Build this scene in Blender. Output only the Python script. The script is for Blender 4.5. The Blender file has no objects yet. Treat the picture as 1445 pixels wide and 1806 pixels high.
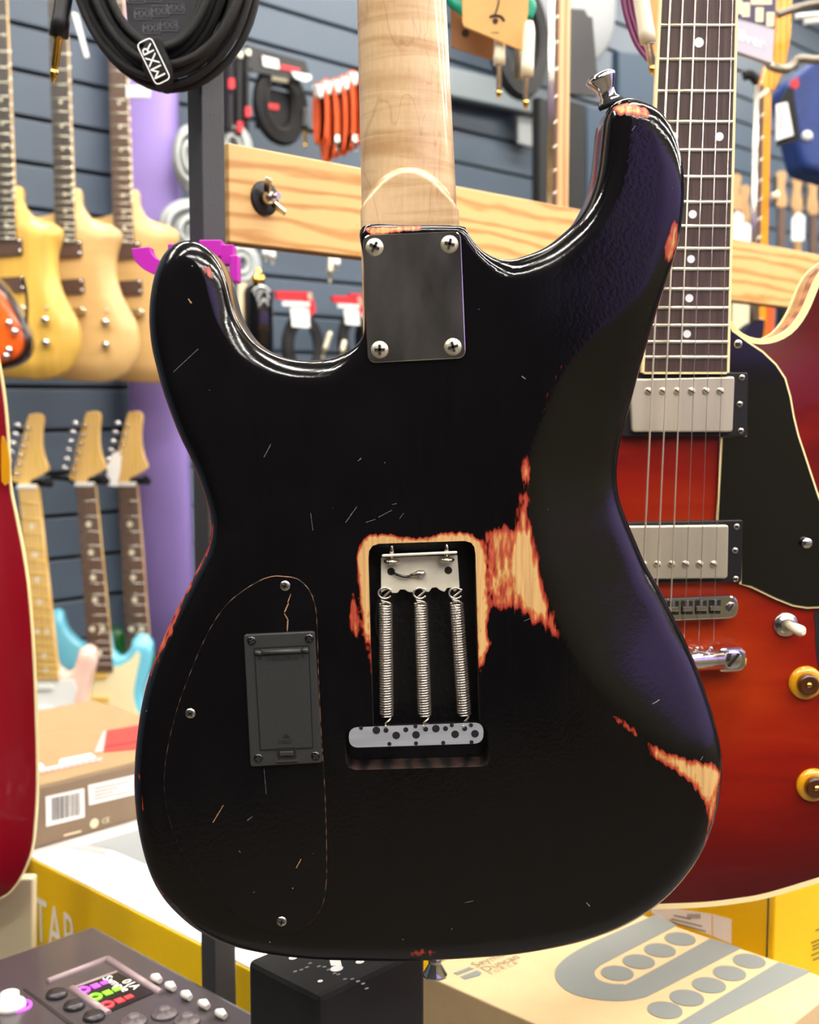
import bpy, math, random
import numpy as np
from mathutils import Vector, Matrix
from mathutils.geometry import delaunay_2d_cdt

random.seed(7)
sc = bpy.context.scene
V = Vector

# ---------------------------------------------------------------- camera
FPX, CX, CY = 2150.0, 722.5, 903.0          # focal length and centre in photo pixels (1445 x 1806)
TILT = math.radians(5.26)
CAMZ = 1.40
CAM = V((0, 0, CAMZ))
FWD = V((0, math.cos(TILT), -math.sin(TILT)))
UPV = V((0, math.sin(TILT), math.cos(TILT)))
cd = bpy.data.cameras.new('camera')
cd.sensor_fit = 'VERTICAL'
cd.sensor_height = 36.0
cd.lens = FPX / 1806.0 * 36.0
cd.clip_start = 0.02
cd.dof.use_dof = True
cd.dof.focus_distance = 0.69
cd.dof.aperture_fstop = 11.0
cam = bpy.data.objects.new('camera', cd)
sc.collection.objects.link(cam)
cam.location = CAM
cam.rotation_euler = (math.pi / 2 - TILT, 0, 0)
sc.camera = cam

# ---------------------------------------------------------------- world, view
w = bpy.data.worlds.new('world'); sc.world = w; w.use_nodes = True
w.node_tree.nodes['Background'].inputs[0].default_value = (0.75, 0.8, 0.9, 1)
w.node_tree.nodes['Background'].inputs[1].default_value = 0.25
sc.view_settings.view_transform = 'Standard'
sc.view_settings.look = 'None'
sc.view_settings.gamma = 1.0
sc.view_settings.use_curve_mapping = False
sc.view_settings.exposure = 0.1
try:
    sc.cycles.use_denoising = True
    sc.cycles.max_bounces = 6
    sc.cycles.adaptive_threshold = 0.02
    sc.cycles.sample_clamp_indirect = 6.0
except Exception:
    pass

LED = 33.0            # radiance of the ceiling panels

# ---------------------------------------------------------------- shop frame
E1 = V((0.6916, 0.7223, 0))      # along the slatted wall
E2 = V((0.7223, -0.6916, 0))     # out of the slatted wall, into the shop
EZ = V((0, 0, 1))
P0 = V((0, 3.75, 0))

def ray(x, y):
    return V(((x - CX) / FPX, 0, 0)) + UPV * ((CY - y) / FPX) + FWD
def W(x, y, Y):                  # point seen at photo pixel x, y that lies Y metres in front of the camera
    d = ray(x, y); return CAM + d * (Y / d.y)
def TOP(x, y, h):                # ... that lies on a level surface h metres below the camera
    d = ray(x, y); return CAM + d * (-h / d.z)
def PLN(x, y, p, n):
    d = ray(x, y); return CAM + d * ((p - CAM).dot(n) / d.dot(n))
def WALL(x, y, off=0.0):         # ... on a plane parallel to the slatted wall
    return PLN(x, y, P0 + E2 * off, E2)

def lin(c):
    c = c / 255.0
    return c / 12.92 if c <= 0.04045 else ((c + 0.055) / 1.055) ** 2.4
def rgb(r, g, b): return (lin(r), lin(g), lin(b), 1)

# ---------------------------------------------------------------- materials
M = {}
def N(nt, t, **kw):
    n = nt.nodes.new(t)
    for k, v in kw.items(): setattr(n, k, v)
    return n
def mat(name, col, rough=0.5, metal=0.0, coat=0.0, spec=0.5, bump=0.0, bscale=200.0, var=0.0, vscale=20.0, emit=0.0,
        stretch=(1, 1, 1), trans=0.0, sheen=0.0, tint=None):
    m = bpy.data.materials.new(name); m.use_nodes = True; nt = m.node_tree; b = nt.nodes['Principled BSDF']
    b.inputs['Base Color'].default_value = col
    b.inputs['Roughness'].default_value = rough
    b.inputs['Metallic'].default_value = metal
    b.inputs['Coat Weight'].default_value = coat
    b.inputs['Coat Roughness'].default_value = 0.06
    b.inputs['Specular IOR Level'].default_value = spec
    b.inputs['Transmission Weight'].default_value = trans
    b.inputs['Sheen Weight'].default_value = sheen
    if tint: b.inputs['Specular Tint'].default_value = tint
    if emit:
        b.inputs['Emission Color'].default_value = col; b.inputs['Emission Strength'].default_value = emit
    if bump or var:
        tc = N(nt, 'ShaderNodeTexCoord'); mp = N(nt, 'ShaderNodeMapping'); mp.inputs['Scale'].default_value = stretch
        nt.links.new(tc.outputs['Object'], mp.inputs[0])
    if var:
        no = N(nt, 'ShaderNodeTexNoise'); no.inputs['Scale'].default_value = vscale; no.inputs['Detail'].default_value = 4
        nt.links.new(mp.outputs[0], no.inputs['Vector'])
        cr = N(nt, 'ShaderNodeValToRGB')
        cr.color_ramp.elements[0].position = 0.3; cr.color_ramp.elements[1].position = 0.7
        cr.color_ramp.elements[0].color = [max(0, c * (1 - var)) for c in col[:3]] + [1]
        cr.color_ramp.elements[1].color = [min(1, c * (1 + var)) for c in col[:3]] + [1]
        nt.links.new(no.outputs[0], cr.inputs[0]); nt.links.new(cr.outputs[0], b.inputs['Base Color'])
    if bump:
        n2 = N(nt, 'ShaderNodeTexNoise'); n2.inputs['Scale'].default_value = bscale; n2.inputs['Detail'].default_value = 3
        nt.links.new(mp.outputs[0], n2.inputs['Vector'])
        bp = N(nt, 'ShaderNodeBump'); bp.inputs['Strength'].default_value = bump; bp.inputs['Distance'].default_value = 0.001
        nt.links.new(n2.outputs[0], bp.inputs['Height']); nt.links.new(bp.outputs[0], b.inputs['Normal'])
        if coat: nt.links.new(bp.outputs[0], b.inputs['Coat Normal'])
    M[name] = m
    return m
def wood(name, c1, c2, scale=(1, 1, 1), wscale=8.0, dist=3.0, rough=0.45, coat=0.0, axis='X', lo=0.25, hi=0.85, fine=60.0, rot=(0, 0, 0)):
    m = bpy.data.materials.new(name); m.use_nodes = True; nt = m.node_tree; b = nt.nodes['Principled BSDF']
    tc = N(nt, 'ShaderNodeTexCoord'); mp = N(nt, 'ShaderNodeMapping')
    mp.inputs['Scale'].default_value = scale; mp.inputs['Rotation'].default_value = rot
    nt.links.new(tc.outputs['Object'], mp.inputs[0])
    wv = N(nt, 'ShaderNodeTexWave', bands_direction=axis)
    wv.inputs['Scale'].default_value = wscale; wv.inputs['Distortion'].default_value = dist
    wv.inputs['Detail'].default_value = 3; wv.inputs['Detail Scale'].default_value = 1.2
    nt.links.new(mp.outputs[0], wv.inputs['Vector'])
    no = N(nt, 'ShaderNodeTexNoise'); no.inputs['Scale'].default_value = fine; no.inputs['Detail'].default_value = 5
    nt.links.new(mp.outputs[0], no.inputs['Vector'])
    mx = N(nt, 'ShaderNodeMath', operation='MULTIPLY_ADD'); mx.inputs[1].default_value = 0.35
    nt.links.new(no.outputs[0], mx.inputs[0])
    m2 = N(nt, 'ShaderNodeMath', operation='MULTIPLY'); m2.inputs[1].default_value = 0.75
    nt.links.new(wv.outputs['Fac'], m2.inputs[0]); nt.links.new(m2.outputs[0], mx.inputs[2])
    cr = N(nt, 'ShaderNodeValToRGB'); cr.color_ramp.elements[0].color = c1; cr.color_ramp.elements[1].color = c2
    cr.color_ramp.elements[0].position = lo; cr.color_ramp.elements[1].position = hi
    nt.links.new(mx.outputs[0], cr.inputs[0]); nt.links.new(cr.outputs[0], b.inputs['Base Color'])
    b.inputs['Roughness'].default_value = rough; b.inputs['Coat Weight'].default_value = coat
    b.inputs['Coat Roughness'].default_value = 0.08
    M[name] = m
    return m

mat('black_plastic', rgb(15, 15, 17), 0.42)
mat('battery_plastic', rgb(42, 43, 42), 0.5, bump=0.15, bscale=900)
mat('battery_line', rgb(8, 8, 8), 0.6)
mat('black_gloss', rgb(10, 10, 13), 0.09, coat=0.6)
mat('black_matte', rgb(10, 10, 11), 0.75)
mat('soft_black', rgb(9, 9, 10), 0.85, bump=0.3, bscale=500)
mat('cavity_black', rgb(5, 5, 6), 0.35, bump=0.5, bscale=250)
mat('chrome', rgb(225, 225, 225), 0.07, 1.0)
mat('plate_chrome', rgb(205, 200, 190), 0.10, 1.0, bump=0.12, bscale=45, var=0.75, vscale=26, stretch=(1.6, 1, 0.6))  # noise in the base colour paints smoky reflections onto the chrome
mat('nickel', rgb(220, 212, 186), 0.36, 0.75, var=0.12, vscale=14, stretch=(4, 1, 0.4), bump=0.05, bscale=200)
mat('steel', rgb(205, 200, 188), 0.22, 1.0)
mat('spring_steel', rgb(225, 216, 202), 0.22, 0.9)
mat('claw_steel', rgb(240, 235, 212), 0.42, 0.45, var=0.1, vscale=60)
mat('block_steel', rgb(178, 182, 190), 0.42, 0.5, var=0.18, vscale=40, stretch=(0.4, 1, 4))
mat('gold', rgb(235, 190, 95), 0.16, 1.0)
mat('string_wound', rgb(226, 216, 190), 0.3, 0.7)
mat('string_plain', rgb(205, 195, 190), 0.2, 0.9)
mat('fret', rgb(232, 228, 205), 0.24, 0.7)
mat('cream', rgb(248, 228, 168), 0.4, coat=0.3)
mat('ivory', rgb(235, 228, 200), 0.35)
mat('pearl', rgb(225, 228, 230), 0.2, coat=0.4)
mat('white_plastic', rgb(232, 236, 228), 0.35)
mat('white_paper', rgb(240, 240, 236), 0.7)
mat('ink', rgb(35, 32, 30), 0.7)
mat('grey_ink', rgb(122, 126, 122), 0.7)
mat('faint_ink', rgb(138, 130, 106), 0.75)
mat('red_print', rgb(215, 60, 55), 0.6)
mat('pink_print', rgb(240, 170, 165), 0.6)
mat('red_card', rgb(205, 32, 42), 0.45)
mat('slat', rgb(80, 94, 108), 0.42, var=0.06, vscale=2)
mat('groove', rgb(24, 30, 38), 0.7)
mat('purple', rgb(152, 130, 202), 0.6, var=0.04, vscale=3)
mat('magenta', rgb(186, 30, 172), 0.42)
mat('post_steel', rgb(50, 51, 54), 0.5, bump=0.2, bscale=700)
mat('carton', rgb(208, 178, 132), 0.75, var=0.03, vscale=60, bump=0.1, bscale=400)
mat('carton_brown', rgb(124, 105, 84), 0.7, var=0.04, vscale=40)
mat('carton_top', rgb(156, 130, 92), 0.7, var=0.04, vscale=40)
mat('yellow_card', rgb(240, 196, 0), 0.4)
mat('white_card', rgb(246, 246, 242), 0.5)
mat('cream_card', rgb(232, 218, 180), 0.6)
mat('pedal', rgb(62, 56, 58), 0.3, coat=0.25, var=0.05, vscale=30)
mat('pedal_dark', rgb(40, 36, 38), 0.3)
mat('screen', rgb(18, 17, 18), 0.15)
mat('bezel', rgb(150, 130, 132), 0.3)
mat('knob_white', rgb(235, 230, 222), 0.3)
mat('amber', rgb(214, 150, 20), 0.15, coat=0.7)
mat('amber_dark', rgb(70, 32, 8), 0.2, coat=0.6)
mat('tan_card', rgb(214, 164, 98), 0.65, var=0.03, vscale=80)
mat('tan_card_dark', rgb(150, 104, 66), 0.7)
mat('teal', rgb(14, 150, 120), 0.45)
mat('orange_cable', rgb(226, 84, 8), 0.5, bump=0.6, bscale=900, var=0.2, vscale=300)
mat('black_cable', rgb(9, 9, 10), 0.6, bump=0.8, bscale=1600)
mat('purple_cable', rgb(112, 40, 84), 0.4)
mat('grey_cable', rgb(170, 176, 174), 0.45)
mat('grey_dish', rgb(148, 152, 152), 0.55)
mat('dark_grey_card', rgb(80, 80, 82), 0.6)
mat('rail_metal', rgb(128, 138, 142), 0.45, 0.2)
mat('blue_bag', rgb(22, 52, 116), 0.55, var=0.25, vscale=25)
mat('slate_blue', rgb(40, 62, 82), 0.6)
mat('hook_metal', rgb(130, 122, 108), 0.4, 0.7)
mat('silver_card', rgb(186, 182, 196), 0.4)
mat('violet_card', rgb(66, 60, 92), 0.4)
mat('pickup_brown', rgb(84, 58, 44), 0.55, var=0.2, vscale=120, stretch=(1, 1, 5))
mat('strat_blue', rgb(118, 205, 230), 0.25, coat=0.5)
mat('strat_pink', rgb(248, 208, 190), 0.25, coat=0.5)
mat('strat_green', rgb(10, 90, 26), 0.2, coat=0.5)
mat('guard_cream', rgb(246, 238, 190), 0.35)
mat('guard_white', rgb(238, 240, 235), 0.35)
mat('old_gold', rgb(226, 190, 90), 0.4)
mat('led', (1, 0.97, 0.92, 1), 0.5)
mat('ceiling_paint', rgb(190, 190, 190), 0.8)
mat('floor_vinyl', rgb(74, 67, 54), 0.5)
mat('dark_wall', rgb(30, 27, 26), 0.8)
mat('olive_wall', rgb(112, 105, 80), 0.7)
mat('table_top', rgb(60, 56, 52), 0.5)
mat('led_green', rgb(120, 220, 40), 0.4, emit=1.0)
mat('led_red', rgb(235, 50, 60), 0.4, emit=1.0)
mat('led_purple', rgb(190, 70, 225), 0.4, emit=1.0)
mat('led_white', rgb(235, 228, 215), 0.4, emit=0.8)

wood('beam_wood', rgb(220, 180, 116), rgb(182, 126, 56), scale=(0.9, 0.9, 5.0), wscale=4.2, dist=7.5, rough=0.45, axis='Z', lo=0.5, hi=1.0, fine=30)
mat('ply_edge', rgb(120, 86, 56), 0.75)
mat('far_string', rgb(112, 105, 98), 0.5)
mat('rosewood', rgb(66, 46, 41), 0.5, var=0.45, vscale=5, stretch=(70, 1, 4))
wood('rosewood_far', rgb(112, 86, 70), rgb(72, 50, 40), scale=(20, 1, 1), wscale=4, dist=6, rough=0.5, axis='X', fine=14)
wood('ebony_far', rgb(90, 84, 78), rgb(48, 45, 44), scale=(20, 1, 1), wscale=4, dist=6, rough=0.4, axis='X', fine=14)
wood('maple_far', rgb(240, 202, 128), rgb(222, 176, 96), scale=(12, 1, 1), wscale=3, dist=4, rough=0.35, coat=0.3, axis='X', fine=20)
wood('orange_maple', rgb(246, 170, 40), rgb(222, 130, 8), scale=(12, 1, 1), wscale=3, dist=4, rough=0.25, coat=0.5, axis='X', fine=20)
mat('natural_yellow', rgb(216, 172, 76), 0.38, coat=0.25, var=0.2, vscale=3, stretch=(14, 1, 0.8))
mat('natural_pale', rgb(210, 172, 110), 0.4, coat=0.2, var=0.07, vscale=4, stretch=(1, 1, 12))
wood('side_wood', rgb(190, 130, 86), rgb(140, 84, 50), scale=(1, 8, 8), wscale=4, dist=3, rough=0.25, coat=0.5, axis='Z')
wood('neck_pale', rgb(206, 168, 112), rgb(170, 124, 74), scale=(10, 1, 1), wscale=3, dist=4, rough=0.4, axis='X', fine=20)

# emission for the light panels
m = M['led']; b = m.node_tree.nodes['Principled BSDF']
b.inputs['Emission Color'].default_value = (1, 0.95, 0.87, 1); b.inputs['Emission Strength'].default_value = LED

# ---------------------------------------------------------------- mesh helpers
ORG = {}
class MB:
    def __init__(s): s.v = []; s.f = []; s.m = []; s.sm = []
    def add(s, vs, fs, m=0, smooth=False):
        o = len(s.v); s.v += [tuple(p) for p in vs]
        for f in fs: s.f.append([i + o for i in f]); s.m.append(m); s.sm.append(smooth)
        return s
    def box(s, c, size, ax=None, m=0):
        ax = ax or (V((1, 0, 0)), V((0, 1, 0)), V((0, 0, 1))); c = V(c)
        a, b_, d = (ax[i] * (size[i] / 2) for i in range(3))
        vs = [c + a * i + b_ * j + d * k for i in (-1, 1) for j in (-1, 1) for k in (-1, 1)]
        s.add(vs, [(0, 1, 3, 2), (4, 6, 7, 5), (0, 4, 5, 1), (2, 3, 7, 6), (0, 2, 6, 4), (1, 5, 7, 3)], m); return s
    def hexa(s, p, m=0):          # two quads of four points each
        s.add(p, [(0, 1, 2, 3), (7, 6, 5, 4), (0, 4, 5, 1), (1, 5, 6, 2), (2, 6, 7, 3), (3, 7, 4, 0)], m); return s
    def tube(s, pts, r, n=8, m=0, closed=False, caps=True):
        pts = [V(p) for p in pts]; k = len(pts)
        rs = r if isinstance(r, (list, tuple)) else [r] * k
        T = []
        for i in range(k):
            if closed: t = pts[(i + 1) % k] - pts[i - 1]
            else: t = pts[min(i + 1, k - 1)] - pts[max(i - 1, 0)]
            T.append(t.normalized() if t.length > 1e-12 else V((0, 0, 1)))
        up = V((0, 0, 1)) if abs(T[0].z) < 0.9 else V((1, 0, 0))
        nrm = (up - T[0] * up.dot(T[0])).normalized(); vs = []
        for i in range(k):
            nrm = (nrm - T[i] * nrm.dot(T[i]))
            nrm = nrm.normalized() if nrm.length > 1e-9 else T[i].orthogonal().normalized()
            bn = T[i].cross(nrm)
            for j in range(n):
                a = 2 * math.pi * j / n
                vs.append(pts[i] + (nrm * math.cos(a) + bn * math.sin(a)) * rs[i])
        fs = []
        for i in range(k if closed else k - 1):
            for j in range(n):
                a0, a1 = i * n + j, i * n + (j + 1) % n; i2 = (i + 1) % k
                fs.append((a0, a1, i2 * n + (j + 1) % n, i2 * n + j))
        s.add(vs, fs, m, True)
        if caps and not closed:
            o = len(s.v) - len(vs)
            s.f.append([o + j for j in range(n)][::-1]); s.m.append(m); s.sm.append(False)
            s.f.append([o + (k - 1) * n + j for j in range(n)]); s.m.append(m); s.sm.append(False)
        return s
    def lathe(s, o, axis, prof, n=16, m=0, smooth=True):   # prof: (radius, height along axis)
        o = V(o); ax = V(axis).normalized(); a = ax.orthogonal().normalized(); b_ = ax.cross(a); vs = []
        for r, h in prof:
            for j in range(n):
                t = 2 * math.pi * j / n
                vs.append(o + ax * h + (a * math.cos(t) + b_ * math.sin(t)) * max(r, 1e-5))
        fs = []
        for i in range(len(prof) - 1):
            for j in range(n):
                fs.append((i * n + j, i * n + (j + 1) % n, (i + 1) * n + (j + 1) % n, (i + 1) * n + j))
        s.add(vs, fs, m, smooth)
        o2 = len(s.v) - len(vs)
        s.f.append([o2 + j for j in range(n)][::-1]); s.m.append(m); s.sm.append(False)
        s.f.append([o2 + (len(prof) - 1) * n + j for j in range(n)]); s.m.append(m); s.sm.append(False)
        return s
    def prism(s, poly, d, m=0, ms=None, smooth=False):     # poly: world points; d: extrusion vector
        n = len(poly); d = V(d); ms = m if ms is None else ms
        o = len(s.v); s.v += [tuple(p) for p in poly] + [tuple(V(p) + d) for p in poly]
        s.f.append([o + i for i in range(n)]); s.m.append(m); s.sm.append(False)
        s.f.append([o + n + i for i in range(n)][::-1]); s.m.append(m); s.sm.append(False)
        for i in range(n):
            j = (i + 1) % n
            s.f.append([o + i, o + n + i, o + n + j, o + j]); s.m.append(ms); s.sm.append(smooth)
        return s
    def build(s, name, mats, parent=None, bevel=0.0, seg=2, attrs=None, org=None):
        vs = [V(p) for p in s.v]
        if parent is not None: org = ORG[parent.name]
        elif org is None:
            xs = [p.x for p in vs]; ys = [p.y for p in vs]; zs = [p.z for p in vs]
            org = V(((min(xs) + max(xs)) / 2, (min(ys) + max(ys)) / 2, min(zs)))
        me = bpy.data.meshes.new(name)
        me.from_pydata([p - org for p in vs], [], s.f)
        ml = mats if isinstance(mats, (list, tuple)) else [mats]
        for k in ml: me.materials.append(M[k] if isinstance(k, str) else k)
        me.polygons.foreach_set('material_index', s.m)
        me.polygons.foreach_set('use_smooth', s.sm)
        if attrs:
            for an, av in attrs.items():
                a = me.attributes.new(an, 'FLOAT', 'POINT'); a.data.foreach_set('value', list(av))
        import bmesh
        bm = bmesh.new(); bm.from_mesh(me); bmesh.ops.recalc_face_normals(bm, faces=bm.faces); bm.to_mesh(me); bm.free()
        me.update()
        o = bpy.data.objects.new(name, me); sc.collection.objects.link(o)
        if parent is not None: o.parent = parent
        else: o.location = org
        ORG[o.name] = org
        if bevel:
            md = o.modifiers.new('bevel', 'BEVEL'); md.width = bevel; md.segments = seg; md.limit_method = 'ANGLE'; md.angle_limit = math.radians(40)
        return o

def tag(o, label, cat, group=None):
    o['label'] = label; o['category'] = cat
    if group: o['group'] = group
    return o
def struct(o): o['kind'] = 'structure'; return o
def thing(name, label, cat, loc, group=None):
    o = bpy.data.objects.new(name, None); sc.collection.objects.link(o); o.location = loc; o.empty_display_size = 0.02
    ORG[o.name] = V(loc); return tag(o, label, cat, group)

def smooth_closed(p, step):
    p = [V((q[0], q[1])) for q in p]; n = len(p); out = []
    for i in range(n):
        a, b_, c, d = p[i - 1], p[i], p[(i + 1) % n], p[(i + 2) % n]
        k = max(1, int(round((c - b_).length / step)))
        for j in range(k):
            t = j / k
            out.append(0.5 * ((2 * b_) + (c - a) * t + (2 * a - 5 * b_ + 4 * c - d) * t * t + (3 * b_ - a - 3 * c + d) * t ** 3))
    return out
def smooth_open(p, k=6):
    p = [V(q) for q in p]; out = []
    for i in range(len(p) - 1):
        a, b_, c, d = p[max(i - 1, 0)], p[i], p[i + 1], p[min(i + 2, len(p) - 1)]
        for j in range(k):
            t = j / k
            out.append(0.5 * ((2 * b_) + (c - a) * t + (2 * a - 5 * b_ + 4 * c - d) * t * t + (3 * b_ - a - 3 * c + d) * t ** 3))
    out.append(p[-1]); return out
def inpoly(P, poly):               # P (n,2) numpy
    x, y = P[:, 0], P[:, 1]; c = np.zeros(len(P), bool); n = len(poly); Q = np.array([(q[0], q[1]) for q in poly])
    for i in range(n):
        x1, y1 = Q[i - 1]; x2, y2 = Q[i]
        if y1 == y2: continue
        k = ((y1 > y) != (y2 > y)) & (x < (x2 - x1) * (y - y1) / (y2 - y1) + x1); c ^= k
    return c
def segdist(P, poly, closed=True):
    Q = np.array([(q[0], q[1]) for q in poly]); best = np.full(len(P), 1e9)
    for i in range(0 if closed else 1, len(Q)):
        a, b_ = Q[i - 1], Q[i]; ab = b_ - a; L = ab.dot(ab)
        if L < 1e-16: continue
        t = np.clip(((P - a) @ ab) / L, 0, 1); d = np.hypot(*(P - a - t[:, None] * ab).T); best = np.minimum(best, d)
    return best
def rounded(poly, r, k=5):         # round the corners of a 2D polygon
    out = []; n = len(poly); p = [V((q[0], q[1])) for q in poly]
    for i in range(n):
        a, b_, c = p[i - 1], p[i], p[(i + 1) % n]; u = (a - b_); v = (c - b_)
        rr = min(r, u.length * 0.49, v.length * 0.49); s0 = b_ + u.normalized() * rr; s1 = b_ + v.normalized() * rr
        for j in range(k + 1):
            t = j / k; out.append(s0 * (1 - t) ** 2 + b_ * (2 * t * (1 - t)) + s1 * t * t)
    return out
def offset(poly, d):               # move a closed 2D polygon along its outward normal
    p = [V((q[0], q[1])) for q in poly]; n = len(p)
    area = sum(p[i - 1].x * p[i].y - p[i].x * p[i - 1].y for i in range(n)); sg = 1 if area > 0 else -1; out = []
    for i in range(n):
        t = (p[(i + 1) % n] - p[i - 1]).normalized(); out.append(p[i] + V((t.y, -t.x)) * (d * sg))
    return out
def xz(pts, Y): return [(q.x, q.z) for q in (W(a, b_, Y) for a, b_ in pts)]
def at(pts, Y): return [V((q[0], Y, q[1])) for q in pts]

def relief(out2, holes, yfun, step, rings, side_ys, front_y, wall_y, mats=(0, 1, 2), attr=None):
    """An outline in x, z filled with a fine mesh whose y comes from yfun(points, distance to the edge); side walls down to front_y;
    each hole gets walls down to wall_y and a floor."""
    o = [V((q[0], q[1])) for q in out2]; n = len(o); pts = [tuple(q) for q in o]; edges = [(i, (i + 1) % n) for i in range(n)]
    hl = []
    for h in holes:
        s0 = len(pts); hp = [V((q[0], q[1])) for q in h]; pts += [tuple(q) for q in hp]
        edges += [(s0 + i, s0 + (i + 1) % len(hp)) for i in range(len(hp))]; hl.append((s0, len(hp)))
    A = np.array([tuple(q) for q in o]); extra = []
    for d in rings:
        R = np.array([tuple(q) for q in offset(o, -d)]); dd = segdist(R, o)
        R = R[(dd > d * 0.97) & inpoly(R, o)]; extra.append(R)
    x0, z0 = A.min(0); x1, z1 = A.max(0)
    gx, gz = np.meshgrid(np.arange(x0, x1, step), np.arange(z0, z1, step)); gx = gx + (np.arange(gx.shape[0]) % 2)[:, None] * step / 2
    G = np.stack([gx.ravel(), gz.ravel()], 1); G = G[inpoly(G, o)]; G = G[segdist(G, o) > (rings[-1] if rings else 0) + step * 0.6]; extra.append(G)
    E = np.concatenate(extra)
    for h in holes:
        E = E[~inpoly(E, h)]; E = E[segdist(E, h) > step * 0.4]
    pts += [tuple(q) for q in E]
    r = delaunay_2d_cdt([V(q) for q in pts], edges, [], 0, 1e-7)
    P = np.array([tuple(q) for q in r[0]]); inv = {}
    for i, ov in enumerate(r[3]):
        for k in ov: inv[k] = i
    F = np.array([f for f in r[2] if len(f) == 3]); C = P[F].mean(1); keep = inpoly(C, o)
    for h in holes: keep &= ~inpoly(C, h)
    F = F[keep]; dist = segdist(P, o); Y = yfun(P, dist)
    mb = MB(); mb.add([(P[i, 0], Y[i], P[i, 1]) for i in range(len(P))], [tuple(f) for f in F], mats[0], True)
    loop = [inv[i] for i in range(n)]
    base = [len(mb.v)]
    prev = loop
    for k, (yy, ins) in enumerate(side_ys):
        q = offset(o, -ins) if ins else o; s0 = len(mb.v)
        mb.v += [(q[i].x, yy, q[i].y) for i in range(n)]; cur = list(range(s0, s0 + n))
        for i in range(n):
            j = (i + 1) % n; mb.f.append([prev[i], prev[j], cur[j], cur[i]]); mb.m.append(mats[1]); mb.sm.append(True)
        prev = cur
    mb.f.append(prev); mb.m.append(mats[1]); mb.sm.append(False)
    for (s0, k) in hl:
        top = [inv[s0 + i] for i in range(k)]
        s1 = len(mb.v); mb.v += [mb.v[t] for t in top]; s2 = len(mb.v); mb.v += [(mb.v[t][0], wall_y, mb.v[t][2]) for t in top]
        for i in range(k):
            j = (i + 1) % k; mb.f.append([s1 + i, s1 + j, s2 + j, s2 + i]); mb.m.append(mats[2]); mb.sm.append(False)
        mb.f.append(list(range(s2, s2 + k))); mb.m.append(mats[2]); mb.sm.append(False)
    at_ = {}
    for an, fn in (attr or {}).items():
        full = np.zeros(len(mb.v)); full[:len(P)] = fn(P, dist)
        VV = np.array(mb.v)
        if len(VV) > len(P): full[len(P):] = fn(VV[len(P):, [0, 2]], np.zeros(len(VV) - len(P)))
        at_[an] = full
    return mb, at_

def text_mesh(txt, size, o, ux, uy, m=0, mb=None, align='CENTER', sy=1.0):
    """flat lettering: centre o, reading direction ux, up direction uy"""
    cu = bpy.data.curves.new('lettering', 'FONT'); cu.body = txt; cu.size = size; cu.align_x = align; cu.align_y = 'CENTER'; cu.resolution_u = 2
    ob = bpy.data.objects.new('lettering', cu); sc.collection.objects.link(ob)
    dg = bpy.context.evaluated_depsgraph_get(); me = ob.evaluated_get(dg).to_mesh()
    mb = mb or MB(); o = V(o); ux = V(ux).normalized(); uy = V(uy).normalized() * sy
    mb.add([o + ux * v.co.x + uy * v.co.y for v in me.vertices], [tuple(p.vertices) for p in me.polygons], m)
    ob.evaluated_get(dg).to_mesh_clear(); bpy.data.objects.remove(ob); bpy.data.curves.remove(cu)
    return mb

def screw(parent, c, r, ax=(0, -1, 0), mats=('chrome', 'battery_line'), h=0.45, ang=0.2, name='screw', slot=False):
    c = V(c); ax = V(ax).normalized(); mb = MB()
    mb.lathe(c, ax, [(r, -r * 0.2), (r, r * 0.08), (r * 0.93, r * h * 0.55), (r * 0.72, r * h * 0.85), (r * 0.4, r * h), (0.0, r * h * 1.04)], 18, 0)
    a = ax.orthogonal().normalized(); a = Matrix.Rotation(ang, 3, ax) @ a; b_ = ax.cross(a)
    for u, v in (((a, b_),) if slot else ((a, b_), (b_, a))):
        mb.box(c + ax * (r * h * 0.86), (r * (1.8 if slot else 1.15), r * 0.28, r * 0.42), (u, v, ax), 1)
    return mb.build(name, list(mats), parent)

# ---------------------------------------------------------------- room
def room_pt(s, t, z): return P0 + E1 * s + E2 * t + EZ * z
S0, S1, T1, HC = -5.0, 5.0, 6.0, 3.3
def slab(name, c, size, mt):
    mb = MB(); mb.box(c, size, (E1, E2, EZ)); return struct(mb.build(name, mt))
slab('floor', room_pt(0, T1 / 2, -0.05), (S1 - S0, T1, 0.1), 'floor_vinyl')
slab('ceiling', room_pt(0, T1 / 2, HC + 0.05), (S1 - S0, T1, 0.1), 'ceiling_paint')
wb = slab('wall_back', room_pt(0, -0.06, HC / 2), (S1 - S0, 0.08, HC), 'groove')
pitch = 0.1016; zref = WALL(877, 245).z
k = -30; zz = zref
while zz > 0: zz -= pitch
zz += pitch
src = None
while zz + pitch < HC:
    if src is None:
        mb = MB(); c = ORG[wb.name] + EZ * 0
        mb.box(room_pt(0, -0.0095, zz + pitch / 2), (S1 - S0, 0.019, pitch - 0.009), (E1, E2, EZ))
        src = mb.build('slat', 'slat', wb, bevel=0.003); z_first = zz
    else:
        o = src.copy(); sc.collection.objects.link(o); o.parent = wb; o.location = (0, 0, zz - z_first)
    zz += pitch
slab('wall_left', room_pt(S0 - 0.04, T1 / 2, HC / 2), (0.08, T1, HC), 'dark_wall')
slab('wall_right', room_pt(S1 + 0.04, T1 / 2, HC / 2), (0.08, T1, HC), 'slate_blue')
wf = slab('wall_front', room_pt(0, T1 + 0.04, HC / 2), (S1 - S0, 0.08, HC), 'olive_wall')
mb = MB(); mb.box(room_pt(0, T1 - 0.01, 2.15), (S1 - S0 - 0.02, 0.02, 1.2), (E1, E2, EZ)); mb.build('purple_band', 'purple', wf)

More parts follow.
